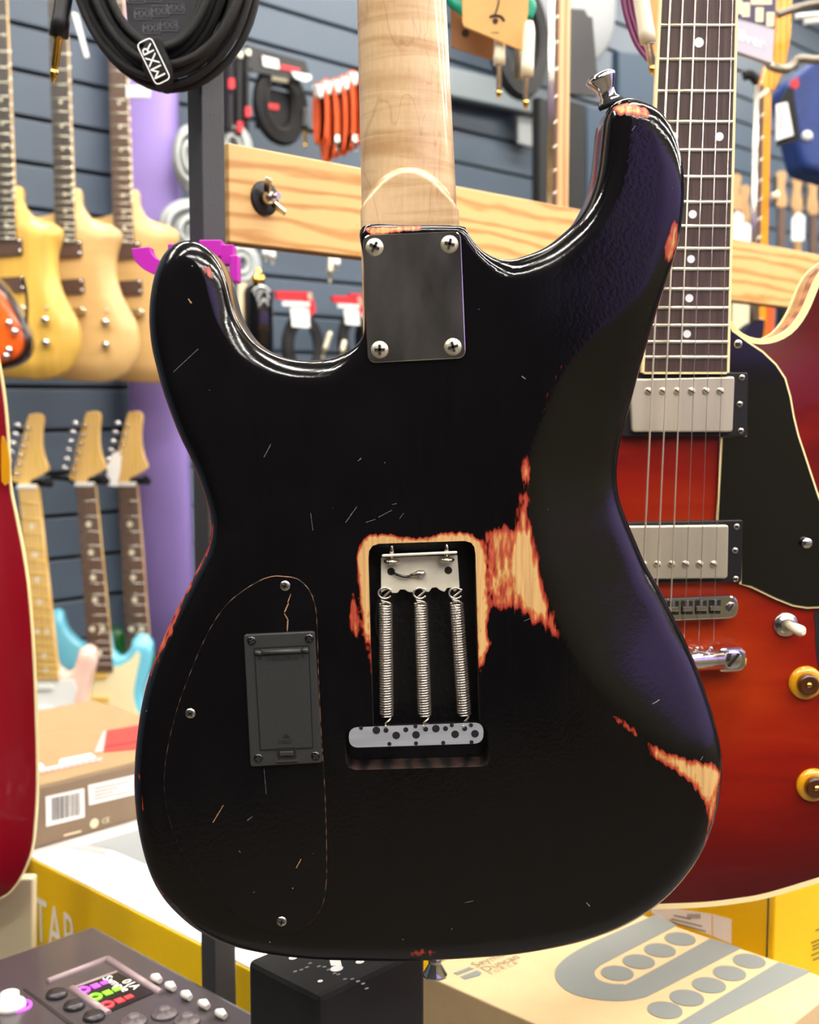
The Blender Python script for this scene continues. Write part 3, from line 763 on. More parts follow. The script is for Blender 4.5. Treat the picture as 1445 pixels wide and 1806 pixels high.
for (xa, xb, la, lb) in ((679, 682, 1064, 1262), (741, 749, 1063, 1261), (804, 819, 1062, 1260)):
    A = W(xa + 1, la, CYW); B = W(xb, lb, CYW + 0.001); ax = (B - A).normalized(); u = ax.orthogonal().normalized(); v = ax.cross(u)
    turns = 44; pts = []
    for i in range(turns * 12 + 1):
        t = i / (turns * 12); an = 2 * math.pi * turns * t; pts.append(A.lerp(B, t) + (u * math.cos(an) + v * math.sin(an)) * 0.0037)
    mb = MB(); mb.tube(pts, 0.00052, 5)
    c = W(xa, 1046, CYW - 0.0012); ring = []
    for i in range(15):
        an = math.radians(-60 + 300 * i / 14); ring.append(c + V((math.sin(an + math.pi) * 0.0037, -0.0006, math.cos(an + math.pi) * -0.0030)))
    mb.tube(smooth_open([A + V((0.003, -0.001, 0)), A + V((0.001, -0.002, 0.001)), A + V((-0.0026, -0.0016, 0.0022))] + ring, 3), 0.00062, 6)
    e = W(xb - 1, 1286, BY - 0.0008)
    mb.tube(smooth_open([B + V((0.0025, -0.001, 0)), B + V((0.002, -0.003, -0.0015)), B + V((-0.0004, -0.006, -0.003)), e + V((0, -0.001, 0.002)), e + V((0, 0.002, 0))], 4), 0.00062, 6)
    mb.build('tremolo_spring', 'spring_steel', guitar)
bl = rounded(xz([(615, 1283), (853, 1274), (853, 1311), (616, 1319)], BY), 0.0056, 7)
mb = MB(); mb.prism(at(bl, BY), (0, 0.0035, 0), 0, 1); blk = mb.build('tremolo_block', ['block_steel', 'edge_black'], guitar)
mb = MB()
for x, y, r in ((664, 1288, 7), (699, 1297, 7), (734, 1296, 7), (769, 1285, 7), (803, 1295, 7), (838, 1294, 7), (681, 1288, 4.6), (716, 1287, 4.6), (751, 1286, 4.6), (786, 1285, 4.6), (820, 1285, 4.6), (637, 1284, 3.6),
                (687, 1312, 3.8), (734, 1311, 3.8), (782, 1310, 3.8), (832, 1309, 3.8), (733, 1281, 3.8), (797, 1279, 3.8), (831, 1279, 3.8)):
    q = W(x, y, BY); mb.lathe(q + V((0, -0.00012, 0)), (0, 1, 0), [(r / 3170.0, 0), (r / 3170.0, 0.0003)], 16)
mb.build('block_hole', 'battery_line', blk)

# strap buttons ---------------------------------------------------
c = W(1075, 176, GY + 0.020); ax = V((-0.42, -0.12, 0.9)).normalized()
mb = MB(); mb.lathe(c, ax, [(0.0058, -0.002), (0.0060, 0.0), (0.0050, 0.0012), (0.0046, 0.004), (0.0050, 0.0058), (0.0086, 0.0120), (0.0087, 0.0132), (0.0060, 0.0150), (0.002, 0.0156)], 20); mb.build('strap_button', 'chrome', guitar)
mb = MB(); mb.lathe(c, ax, [(0.0070, -0.0035), (0.0074, -0.0016), (0.0066, -0.0006)], 18); mb.build('felt_washer', 'soft_black', guitar)
c = W(768, 1689, GY + 0.022)
mb = MB(); mb.lathe(c, (0, 0, -1), [(0.0050, -0.002), (0.0042, 0.002), (0.0040, 0.004), (0.0072, 0.0095), (0.0074, 0.0108), (0.005, 0.0122), (0.0015, 0.0126)], 20); mb.build('strap_button', 'chrome', guitar)

# ================================================================ the red sunburst semi-hollow guitar on the right
def burst(name, stops, flame=True, rough=0.12):
    m = bpy.data.materials.new(name); m.use_nodes = True; nt = m.node_tree; L = nt.links; b = nt.nodes['Principled BSDF']
    tc = N(nt, 'ShaderNodeTexCoord'); at_ = N(nt, 'ShaderNodeAttribute'); at_.attribute_name = 'edge'
    mp = N(nt, 'ShaderNodeMapping'); mp.inputs['Scale'].default_value = (2.0, 1, 9); L.new(tc.outputs['Object'], mp.inputs[0])
    no = N(nt, 'ShaderNodeTexNoise'); no.inputs['Scale'].default_value = 5; no.inputs['Detail'].default_value = 4; no.inputs['Distortion'].default_value = 0.8; L.new(mp.outputs[0], no.inputs['Vector'])
    ad = N(nt, 'ShaderNodeMath', operation='MULTIPLY_ADD'); ad.inputs[1].default_value = 0.075 if flame else 0.0; L.new(no.outputs[0], ad.inputs[0])
    sb = N(nt, 'ShaderNodeMath', operation='SUBTRACT'); sb.inputs[1].default_value = 0.036 if flame else 0.0; L.new(at_.outputs['Fac'], sb.inputs[0]); L.new(sb.outputs[0], ad.inputs[2])
    ml = N(nt, 'ShaderNodeMath', operation='MULTIPLY'); ml.inputs[1].default_value = 5.0; L.new(ad.outputs[0], ml.inputs[0])
    cr = N(nt, 'ShaderNodeValToRGB'); el = cr.color_ramp.elements
    el[0].position, el[0].color = stops[0]; el[1].position, el[1].color = stops[-1]
    for p, c in stops[1:-1]: e = el.new(p); e.color = c
    L.new(ml.outputs[0], cr.inputs[0]); L.new(cr.outputs[0], b.inputs['Base Color'])
    b.inputs['Roughness'].default_value = 0.35; b.inputs['Coat Weight'].default_value = 0.4; b.inputs['Coat Roughness'].default_value = 0.05
    b.inputs['Specular IOR Level'].default_value = 0.25
    M[name] = m
burst('red_burst', [(0.0, rgb(74, 0, 3)), (0.25, rgb(98, 2, 3)), (0.5, rgb(138, 20, 2)), (0.9, rgb(176, 54, 3))])
burst('crimson', [(0.0, rgb(120, 4, 22)), (0.3, rgb(150, 10, 30)), (0.8, rgb(170, 24, 30))], False)
burst('orange_burst', [(0.0, rgb(30, 12, 8)), (0.035, rgb(50, 18, 8)), (0.06, rgb(226, 90, 20)), (0.6, rgb(246, 130, 40))], False)

def arch(Y, depth, width):
    def f(P, d):
        t = np.clip(d / width, 0, 1); return Y + depth * (1 - t) ** 2
    return f
def edge_attr(P, d): return d

SY = 0.85
axx = lambda y: 1233 - 0.035 * y
right_px = [(1284, 548), (1292, 566), (1305, 582), (1325, 594), (1348, 598), (1372, 594), (1395, 582), (1413, 562), (1428, 535), (1440, 505), (1454, 478), (1478, 455), (1512, 440), (1550, 446), (1590, 472),
 (1616, 520), (1626, 590), (1620, 670), (1603, 740), (1585, 800), (1578, 850), (1590, 920), (1622, 1000), (1662, 1090), (1688, 1180), (1696, 1270), (1684, 1360), (1650, 1440), (1590, 1500), (1510, 1542), (1445, 1562), (1357, 1588), (1300, 1598), (1246, 1604), (1180, 1607)]
left_px = []
for x, y in right_px[-2::-1]:
    dxp = x - axx(y); left_px.append((axx(y) - dxp, y + 0.07 * dxp))
so = smooth_closed(xz(right_px + left_px, SY), 0.006)
SO = W(1180, 1607, SY); SO.y = SY + 0.022
semi = thing('semi_hollow_guitar', 'red sunburst semi-hollow electric guitar with black pickguard, hanging face out', 'guitar', SO)
mb, atr = relief(so, [], arch(SY, 0.006, 0.06), 0.007, [0.001, 0.004, 0.008, 0.013], [(SY + 0.046, 0)], SY + 0.046, SY, mats=(0, 1, 1), attr={'edge': edge_attr})
mb.build('body', ['red_burst', 'side_wood'], semi, attrs=atr)
def binding(parent, outl, y0, y1, wd, name='binding', mt='cream', push=0.0006):
    a = offset(outl, push); b_ = offset(outl, -wd); n = len(a); mb = MB()
    mb.v += [(q.x, y0, q.y) for q in a] + [(q.x, y0, q.y) for q in b_] + [(q.x, y1, q.y) for q in a] + [(q.x, y1, q.y) for q in b_]
    for i in range(n):
        j = (i + 1) % n
        mb.f += [[i, j, n + j, n + i], [2 * n + i, 3 * n + i, 3 * n + j, 2 * n + j], [i, 2 * n + i, 2 * n + j, j], [n + i, n + j, 3 * n + j, 3 * n + i]]; mb.m += [0] * 4; mb.sm += [False] * 4
    return mb.build(name, mt, parent)
binding(semi, so, SY + 0.0052, SY + 0.0115, 0.0034)
binding(semi, so, SY + 0.041, SY + 0.0462, 0.002)

FY = SY - 0.012                     # fingerboard face
fl = lambda y: 1168 - 0.0475 * y    # fingerboard edges in photo pixels
fr_ = lambda y: 1298 - 0.0235 * y
NUT = -545
q4 = lambda ys, Y: [W(fl(ys[0]), ys[0], Y), W(fr_(ys[0]), ys[0], Y), W(fr_(ys[1]), ys[1], Y), W(fl(ys[1]), ys[1], Y)]
qa = q4((NUT, 656), FY); mb = MB(); mb.prism([V((p.x, FY, p.z)) for p in qa], (0, 0.006, 0)); fb = mb.build('fingerboard', 'rosewood', semi)
mb = MB()
for f in (fl, fr_):
    s = -1 if f is fl else 1
    a, b_ = W(f(NUT), NUT, FY), W(f(657), 657, FY); mb.hexa([a + V((0, -0.0002, 0)), a + V((s * 0.0017, -0.0002, 0)), b_ + V((s * 0.0017, -0.0002, 0)), b_ + V((0, -0.0002, 0)), a + V((0, 0.006, 0)), a + V((s * 0.0017, 0.006, 0)), b_ + V((s * 0.0017, 0.006, 0)), b_ + V((0, 0.006, 0))])
a, b_ = W(fl(656), 656, FY), W(fr_(656), 656, FY); mb.hexa([a + V((0, -0.0002, 0)), b_ + V((0, -0.0002, 0)), b_ + V((0, -0.0002, -0.0014)), a + V((0, -0.0002, -0.0014)), a + V((0, 0.006, 0)), b_ + V((0, 0.006, 0)), b_ + V((0, 0.006, -0.0014)), a + V((0, 0.006, -0.0014))])
mb.build('fingerboard_binding', 'cream', fb)
fy = [45, 105, 161, 215, 265, 312, 356.6, 399, 438.5, 474.6, 510, 543, 574, 603, 630]
y = 45
for k in range(8):
    y = 1078 - (1078 - y) * 1.05946; fy.insert(0, y)
fy = [v for v in fy if v > NUT + 6]
for y in fy:
    mb = MB(); a, b_ = W(fl(y), y, FY), W(fr_(y), y, FY)
    mb.tube([a, b_], 0.0013, 8); mb.build('fret', 'fret', fb)
for x, y, r in ((1233, 75, 8.4), (1189, 241, 7.4), (1269, 241, 7.4), (1222, 378, 7.2), (1219, 457, 6.8), (1216, 526, 7), (1212, 589, 6.8), (1238, -60, 8.5), (1243, -225, 8.5), (1248, -420, 9)):
    mb = MB(); mb.lathe(W(x, y, FY + 0.0002), (0, -1, 0), [(r / 2560.0, 0), (r / 2560.0, 0.0003)], 20); mb.build('board_dot', 'pearl', fb)
# neck shaft and headstock above the picture
mb = MB(); a0, a1, a2, a3 = (V((p.x, FY + 0.006, p.z)) for p in qa); mb.hexa([a0, a1, a2, a3] + [V((p.x * 0.8 + c.x * 0.2, FY + 0.022, p.z)) for p, c in ((a0, a1), (a1, a0), (a2, a3), (a3, a2))])
mb.build('neck', 'side_wood', semi, bevel=0.004)
hc = (a0 + a1) / 2
hs = [(-0.021, 0), (0.021, 0), (0.03, 0.03), (0.042, 0.06), (0.04, 0.13), (0.036, 0.165), (0.018, 0.17), (0, 0.162), (-0.018, 0.17), (-0.036, 0.165), (-0.04, 0.13), (-0.042, 0.06), (-0.03, 0.03)]
mb = MB(); mb.prism([V((hc.x + q.x, FY + 0.003, hc.z + q.y)) for q in smooth_closed(hs, 0.01)], (0, 0.014, 0)); mb.build('headstock', 'black_gloss', semi)
# strings
for i in range(6):
    xa, xb = 1183 + 22 * i, 1142 + 25 * i
    f = lambda y: xa + (xb - xa) * y / 860.0
    r = (0.00066, 0.00058, 0.0005, 0.00026, 0.00022, 0.0002)[i]
    pts = [W(f(NUT), NUT, FY - 0.002), W(f(650), 650, FY - 0.0035), W(f(1072), 1072, SY - 0.0165), W(f(1148), 1148, SY - 0.010)]
    mb = MB(); mb.tube(pts, r, 6); mb.build('string', 'string_wound' if i < 3 else 'string_plain', semi)
# pickguard
pg = [(1284, 566), (1292, 585), (1302, 592), (1318, 604), (1345, 622), (1368, 644), (1384, 668), (1393, 700), (1399, 735), (1407, 768), (1421, 810), (1440, 868), (1460, 925), (1478, 985), (1484, 1030), (1476, 1058), (1450, 1069), (1425, 1070), (1400, 1066),
      (1372, 1055), (1345, 1042), (1326, 1033), (1309, 1030), (1309, 918), (1268, 918), (1276, 772), (1318, 770), (1318, 657), (1284, 657)]
pg2 = xz(pg, SY - 0.004)
mb = MB(); mb.prism(at(offset(pg2, 0.0015), SY - 0.0032), (0, 0.0012, 0)); pgo = mb.build('pickguard', ['cream'], semi)
mb = MB(); mb.prism(at(pg2, SY - 0.0040), (0, 0.0012, 0)); mb.build('pickguard_face', 'black_gloss', pgo)
screw(pgo, W(1302, 607, SY - 0.004), 0.0032, mats=('steel', 'battery_line'))
mb = MB(); mb.lathe(W(1421, 957, SY - 0.004), (0, -1, 0), [(0.0038, 0), (0.0038, 0.004), (0.003, 0.005), (0.001, 0.0052)], 16); mb.build('pickguard_post', 'chrome', pgo)
# pickups
def pickup(ring, cover, poles, scr_):
    mb = MB(); mb.prism(at(rounded(xz(ring, SY - 0.006), 0.002), SY - 0.006), (0, 0.0056, 0)); p = mb.build('pickup', 'black_plastic', semi, bevel=0.0006)
    mb = MB(); mb.prism(at(rounded(xz(cover, SY - 0.0105), 0.0024, 5), SY - 0.0105), (0, 0.007, 0)); c = mb.build('pickup_cover', 'nickel', p, bevel=0.0011, seg=3)
    for i, (x, y) in enumerate(poles): screw(p, W(x, y, SY - 0.0107), 0.0026, mats=('nickel', 'battery_line'), h=0.3, ang=0.15 + 0.2 * math.sin(3 * i) + math.pi / 2, slot=True, name='pole_screw')
    for x, y in scr_: screw(p, W(x, y, SY - 0.0062), 0.0022, mats=('steel', 'battery_line'), ang=x)
pickup([(1100, 657), (1320, 657), (1318, 770), (1096, 770)], [(1111, 668), (1297, 664), (1293, 762), (1115, 762)], [(1144 + 25.3 * i, 690) for i in range(6)], [(1309, 666), (1305, 713), (1307, 760)])
pickup([(1082, 922), (1311, 917), (1308, 1027), (1080, 1030)], [(1100, 928), (1286, 926), (1284, 1020), (1098, 1022)], [(1135 + 24.8 * i, 995.5) for i in range(6)], [(1300, 929), (1297, 971), (1298, 1021)])
# bridge
br = rounded(xz([(1075, 1058), (1302, 1049), (1302, 1090), (1075, 1099)], SY - 0.010), 0.0076, 7)
mb = MB(); mb.prism(at(br, SY - 0.0115), (0, 0.007, 0)); bri = mb.build('bridge', 'chrome', semi, bevel=0.001)
for i in range(6):
    q = W(1138 + 24.6 * i, 1073 - i * 0.6, SY - 0.0117)
    mb = MB(); mb.box(q, (0.0080, 0.0012, 0.0098)); mb.build('saddle_slot', 'battery_line', bri)
    mb = MB(); mb.box(q + V((0, -0.0008, -0.0008)), (0.0074, 0.0026, 0.0034)); mb.box(q + V((0, -0.0006, 0.0032)), (0.0022, 0.0018, 0.004)); mb.build('saddle', 'chrome', bri, bevel=0.0005)
screw(bri, W(1289, 1071, SY - 0.0115), 0.0036, mats=('steel', 'battery_line'), h=0.2, slot=True, name='bridge_post')
# tailpiece
a, b_ = W(1090, 1170, SY - 0.011), W(1275, 1163, SY - 0.011)
mb = MB(); mb.tube([a, b_], 0.0078, 18); tp = mb.build('tailpiece', 'chrome', semi)
e = rounded(xz([(1262, 1143), (1317, 1141), (1317, 1184), (1262, 1186)], SY - 0.012), 0.0075, 7)
mb = MB(); mb.prism(at(e, SY - 0.014), (0, 0.010, 0)); mb.build('tailpiece_end', 'chrome', tp, bevel=0.002, seg=3)
screw(tp, W(1293, 1163, SY - 0.014), 0.0066, mats=('chrome', 'battery_line'), h=0.25, ang=0.12, slot=True, name='stud')
for i in range(6):
    x = 1131 + 24.6 * i; mb = MB(); mb.lathe(W(x, 1144, SY - 0.011), (0, 0, 1), [(0.0016, -0.001), (0.0016, 0.001), (0.0008, 0.0016)], 8); mb.build('string_ball', 'chrome', tp)
# switch and knobs
c = W(1386, 1101, SY)
mb = MB(); mb.lathe(c, (0, -1, 0), [(0.0088, 0), (0.0088, 0.0014), (0.0074, 0.0022), (0.0062, 0.0022), (0.0058, 0.004), (0.004, 0.0042)], 24); sw = mb.build('pickup_switch', 'steel', semi)
mb = MB(); mb.tube([c + V((0.0015, -0.003, 0)), c + V((0.004, -0.012, -0.001)), c + V((0.0058, -0.017, -0.0018)), c + V((0.0068, -0.0195, -0.0022))], [0.0026, 0.0038, 0.0039, 0.0018], 14); mb.build('switch_tip', 'ivory', sw)
for x, y in ((1421, 1204), (1434, 1384), (1600, 1230), (1606, 1390)):
    c = W(x, y, SY); mb = MB()
    mb.lathe(c, (0, -1, 0), [(0.0122, 0), (0.0122, 0.0012), (0.0112, 0.0030), (0.0092, 0.0040), (0.0070, 0.0042)], 26); kn = mb.build('control_knob', 'amber', semi)
    mb = MB(); mb.lathe(c, (0, -1, 0), [(0.0078, 0.0036), (0.0074, 0.0080), (0.0070, 0.0090), (0.0056, 0.0092), (0.0025, 0.0082)], 22); mb.build('knob_disc', 'amber_dark', kn)
    mb = MB(); mb.lathe(c, (0, -1, 0), [(0.0022, 0.0078), (0.0021, 0.0092), (0.0010, 0.0098)], 12); mb.build('knob_stem', 'gold', kn)
# sound hole
fh = [(1447, 1072), (1456, 1080), (1450, 1100), (1456, 1150), (1470, 1230), (1482, 1310), (1474, 1330), (1462, 1322), (1466, 1300), (1452, 1230), (1440, 1150), (1438, 1100), (1436, 1082)]
mb = MB(); mb.prism(at(smooth_closed(xz(fh, SY), 0.004), SY - 0.0005), (0, 0.0008, 0)); mb.build('sound_hole', 'battery_line', semi)

# ================================================================ red guitar at the picture's edge
RY = 1.10
rp = [(-60, 470), (-40, 500), (-22, 560), (-4, 640), (6, 700), (13, 776), (16, 853), (28, 916), (38, 967), (48, 1031), (55, 1107), (60, 1190), (63, 1272), (65, 1340), (65, 1405), (62, 1459), (56, 1510), (40, 1553), (20, 1583), (0, 1596), (-60, 1620), (-140, 1630)]
lp = [(-280 - x, y) for x, y in rp[-2::-1]]
rp = [(x - 9, y) for x, y in rp]; ro = smooth_closed(xz(rp + lp, RY), 0.008)
q = W(-140, 1630, RY)
red = thing('hollow_guitar', 'glossy crimson guitar body with cream binding, hanging beside the brown barcode box', 'guitar', V((q.x, RY + 0.03, q.z)))
mb, atr = relief(ro, [], arch(RY, 0.016, 0.05), 0.010, [0.002, 0.006, 0.012, 0.02], [(RY + 0.022, 0), (RY + 0.05, 0.03), (RY + 0.06, 0.05)], RY + 0.07, RY, mats=(0, 1, 1), attr={'edge': edge_attr})
mb.build('body', ['crimson', 'crimson'], red, attrs=atr)
binding(red, ro, RY + 0.0155, RY + 0.0205, 0.002)
mb = MB(); a, b_ = W(-158, -300, RY - 0.012), W(-125, 560, RY - 0.012)
mb.hexa([a, a + V((0.02, 0, 0)), b_ + V((0.026, 0, 0)), b_, a + V((0, 0.02, 0)), a + V((0.02, 0.02, 0)), b_ + V((0.026, 0.02, 0)), b_ + V((0, 0.02, 0))]); mb.build('neck', 'side_wood', red, bevel=0.003)
fh = [(-2, 770), (10, 800), (12, 850), (4, 858), (-2, 850)]
mb = MB(); mb.prism(at(smooth_closed(xz(fh, RY), 0.004), RY + 0.0075), (0, 0.002, 0)); mb.build('sound_hole', 'amber', red)

# ================================================================ guitars on the slatted wall, left
def hanger(parent_c, label, grp, z_off=0.0, off=0.0):
    """a padded yoke on an arm that reaches out from the wall"""
    c = V(parent_c); wall_t = (c - P0).dot(E2)
    t = thing('guitar_hanger', label, 'hanger', c, grp)
    mb = MB(); mb.tube([c + V((0, 0.02, 0)), c + V((0, 0.02, 0)) - E2 * max(0.02, wall_t - 0.02 + 0.02 * E2.y)], 0.006, 8); mb.build('arm', 'black_matte', t)
    mb = MB(); mb.tube(smooth_open([c + V((-0.034, -0.022, 0.008)), c + V((-0.036, 0.0, 0)), c + V((-0.02, 0.018, 0)), c + V((0.02, 0.018, 0)), c + V((0.036, 0.0, 0)), c + V((0.034, -0.022, 0.008))]), 0.008, 8); mb.build('yoke', 'soft_black', t)
    return t

def far_neck(parent, yl, xl, yr_mat, Y, frets, dots, edge=0.0, side_mat='maple_far', strings=6, dot_r=5.0, edge_dots=False, fret_mat='fret'):
    """neck traced as (y0, xl0, xr0) - (y1, xl1, xr1)"""
    (y0, a0, b0), (y1, a1, b1) = yl, xl
    L_ = lambda y: a0 + (a1 - a0) * (y - y0) / (y1 - y0); R_ = lambda y: b0 + (b1 - b0) * (y - y0) / (y1 - y0)
    p = [W(a0, y0, Y), W(b0, y0, Y), W(b1, y1, Y), W(a1, y1, Y)]
    mb = MB(); mb.prism(p, (0, 0.006, 0)); fb = mb.build('fingerboard', yr_mat, parent)
    mb = MB(); mb.prism([q + V((0, 0.0062, 0)) for q in p], (0, 0.016, 0)); mb.build('neck', side_mat, parent, bevel=0.006)
    if frets:
        for y in frets: mb = MB(); mb.tube([W(L_(y), y, Y), W(R_(y), y, Y)], 0.0018, 5); mb.build('fret', fret_mat, fb)
    for x, y in dots:
        mb = MB(); mb.lathe(W(x, y, Y + 0.0002), (0, -1, 0), [(dot_r / 2150.0 * Y, 0), (dot_r / 2150.0 * Y, 0.0005)], 12); mb.build('board_dot', 'ivory', fb)
    if strings:
        mb = MB()
        for i in range(strings):
            f = (i + 0.7) / (strings + 0.4); mb.tube([W(a0 + (b0 - a0) * f, y0, Y - 0.003), W(a1 + (b1 - a1) * f, y1, Y - 0.004)], 0.0004, 4)
        mb.build('strings', 'far_string', parent)
    return fb

nat_px = [(135, 330), (138, 352), (144, 368), (153, 380), (174, 389), (195, 396), (207, 405), (208, 418), (203, 434), (199, 453), (198, 472), (200, 490), (207, 514), (219, 540), (231, 561), (238, 580), (240, 600), (239, 618), (233, 636),
          (221, 655), (202, 667), (179, 673), (146, 672), (100, 668), (55, 655), (25, 630), (15, 600), (22, 565), (42, 530), (52, 500), (50, 470), (38, 440), (30, 410), (40, 385), (70, 380), (95, 370), (100, 340)]
def natural(dx, dy, Y, mt, label, board, extra_pale=False):
    sh = lambda pts: [(x + dx, y + dy) for x, y in pts]
    base = W(130 + dx, 673 + dy, Y); g = thing('carved_guitar', label, 'guitar', V((base.x, Y + 0.02, base.z)), 'natural wood guitars on the wall')
    o = smooth_closed(xz(sh(nat_px), Y), 0.012)
    def f(P, d):
        t = np.clip(d / 0.035, 0, 1); return Y + 0.016 * (1 - t) ** 1.6
    mb, a = relief(o, [], f, 0.018, [0.004, 0.01, 0.018, 0.027, 0.036], [(Y + 0.04, 0), (Y + 0.045, 0.006)], Y + 0.04, Y, mats=(0, 0, 0)); mb.build('body', mt, g)
    ys = [60]; d = 560 - 10.0
    fr = []; y = 425.0; D = 590 - y
    while y > -60: fr.append(y + dy); D *= 1.0595; y = 590 - D
    mid = lambda y: 106 + 12.0 * (y - 150) / 290.0
    far_neck(g, (-120 + dy, 81 + dx, 109 + dx), (430 + dy, 98 + dx, 133 + dx), board, Y - 0.008, fr, [(mid(y) + dx, y + dy) for y in (180, 222, 262, 343, 372, 400, 424)] + [(122 + 9 * (y - 95) / 300 + dx, y + dy) for y in (95, 118, 142, 165, 188, 208, 228, 246, 263, 280, 295, 310, 324, 337, 350)], dot_r=3.0)  # second dot list paints bright glints at the fret ends as ivory discs
    for ring in ([(99, 427), (143, 424), (144, 453), (100, 456)], [(101, 494), (147, 491), (148, 518), (104, 521)]):
        mb = MB(); mb.prism(at(rounded(xz(sh(ring), Y - 0.006), 0.004), Y - 0.006), (0, 0.008, 0)); p = mb.build('pickup', 'pickup_brown', g)
        for (x, y) in ((ring[1][0] - 4, ring[1][1] + 5), (ring[2][0] - 4, ring[2][1] - 6)):
            mb = MB(); mb.lathe(W(x + dx, y + dy, Y - 0.006), (0, -1, 0), [(0.004, 0), (0.003, 0.003), (0.001, 0.004)], 10); mb.build('pickup_screw', 'chrome', p)
    mb = MB(); q = xz(sh([(98, 546), (146, 542), (152, 548), (150, 556), (100, 560)]), Y - 0.006); mb.prism(at(q, Y - 0.010), (0, 0.010, 0)); brd = mb.build('bridge', 'steel', g, bevel=0.002)
    for x in (108, 117, 126, 135, 144):
        mb = MB(); mb.box(W(x + dx, 551 + dy, Y - 0.012), (0.007, 0.006, 0.010)); mb.build('saddle', 'chrome', brd)
    for x, y, r in ((187, 569, 0.008), (188, 609, 0.008)):
        mb = MB(); mb.lathe(W(x + dx, y + dy, Y), (0, -1, 0), [(r * 1.1, 0), (r, 0.006), (r * 0.9, 0.016), (r * 0.5, 0.018)], 16); mb.build('control_knob', 'chrome', g)
    mb = MB(); mb.lathe(W(188 + dx, 547 + dy, Y), (0, -1, 0), [(0.004, 0), (0.003, 0.006), (0.001, 0.008)], 10); mb.build('toggle', 'nickel', g)
    mb = MB(); mb.lathe(W(237 + dx, 594 + dy, Y + 0.022), (1, 0, 0), [(0.004, -0.002), (0.006, 0.004), (0.002, 0.006)], 10); mb.build('strap_button', 'chrome', g)
    # headstock at the top of the neck
    hd = [(80, -118), (110, -118), (118, -160), (112, -240), (98, -250), (84, -235), (72, -165)]
    mb = MB(); mb.prism(at(smooth_closed(xz(sh(hd), Y), 0.01), Y - 0.004), (0, 0.014, 0)); mb.build('headstock', 'maple_far', g)
    hanger(W(95 + dx, -122 + dy, Y + 0.004), 'black padded yoke hanger holding the ' + label, 'guitar hangers of the natural guitars')
    return g
natural(103, 2, 2.72, 'natural_pale', 'pale wood carved guitar in front of the purple column', 'rosewood_far')
natural(0, 0, 2.60, 'natural_pale', 'pale wood carved guitar right of the yellow one', 'ebony_far')
natural(-105, -4, 2.48, 'natural_yellow', 'striped yellow wood carved guitar', 'ebony_far')

# orange guitar in front of the yellow one
OY = 2.2
op = [(x + 9, y) for x, y in [(-60, 470), (-20, 490), (5, 520), (24, 555), (36, 585), (40, 605), (34, 625), (18, 640), (-10, 650), (-60, 655), (-110, 640), (-130, 600), (-120, 540), (-95, 495)]]
oo = smooth_closed(xz(op, OY), 0.008); q = W(-50, 655, OY)
og = thing('electric_guitar', 'orange sunburst electric guitar with a dark rim, cut by the picture edge', 'guitar', V((q.x, OY + 0.02, q.z)))
mb, a = relief(oo, [], arch(OY, 0.014, 0.03), 0.014, [0.003, 0.008, 0.014, 0.02], [(OY + 0.045, 0)], OY + 0.045, OY, mats=(0, 1, 1), attr={'edge': edge_attr}); mb.build('body', ['orange_burst', 'black_gloss'], og, attrs=a)
for x, y in ((18, 617), (14, 628), (18, 570), (28, 585)):
    mb = MB(); mb.lathe(W(x, y, OY), (0, -1, 0), [(0.007, 0), (0.006, 0.006), (0.0055, 0.014), (0.002, 0.016)], 14); mb.build('control_knob', 'chrome', og)
mb = MB(); mb.hexa([W(-75, 20, OY - 0.01), W(-48, 20, OY - 0.01), W(-44, 500, OY - 0.01), W(-80, 500, OY - 0.01)] + [p + V((0, 0.022, 0)) for p in (W(-75, 20, OY - 0.01), W(-48, 20, OY - 0.01), W(-44, 500, OY - 0.01), W(-80, 500, OY - 0.01))]); mb.build('neck', 'orange_maple', og, bevel=0.004)
mb = MB(); mb.tube(smooth_open([W(40, 490, OY + 0.03), W(46, 515, OY + 0.03), W(48, 545, OY + 0.03), W(45, 575, OY + 0.03), W(38, 605, OY + 0.03)]), 0.003, 8); mb.build('strap_cord', 'black_matte', og)

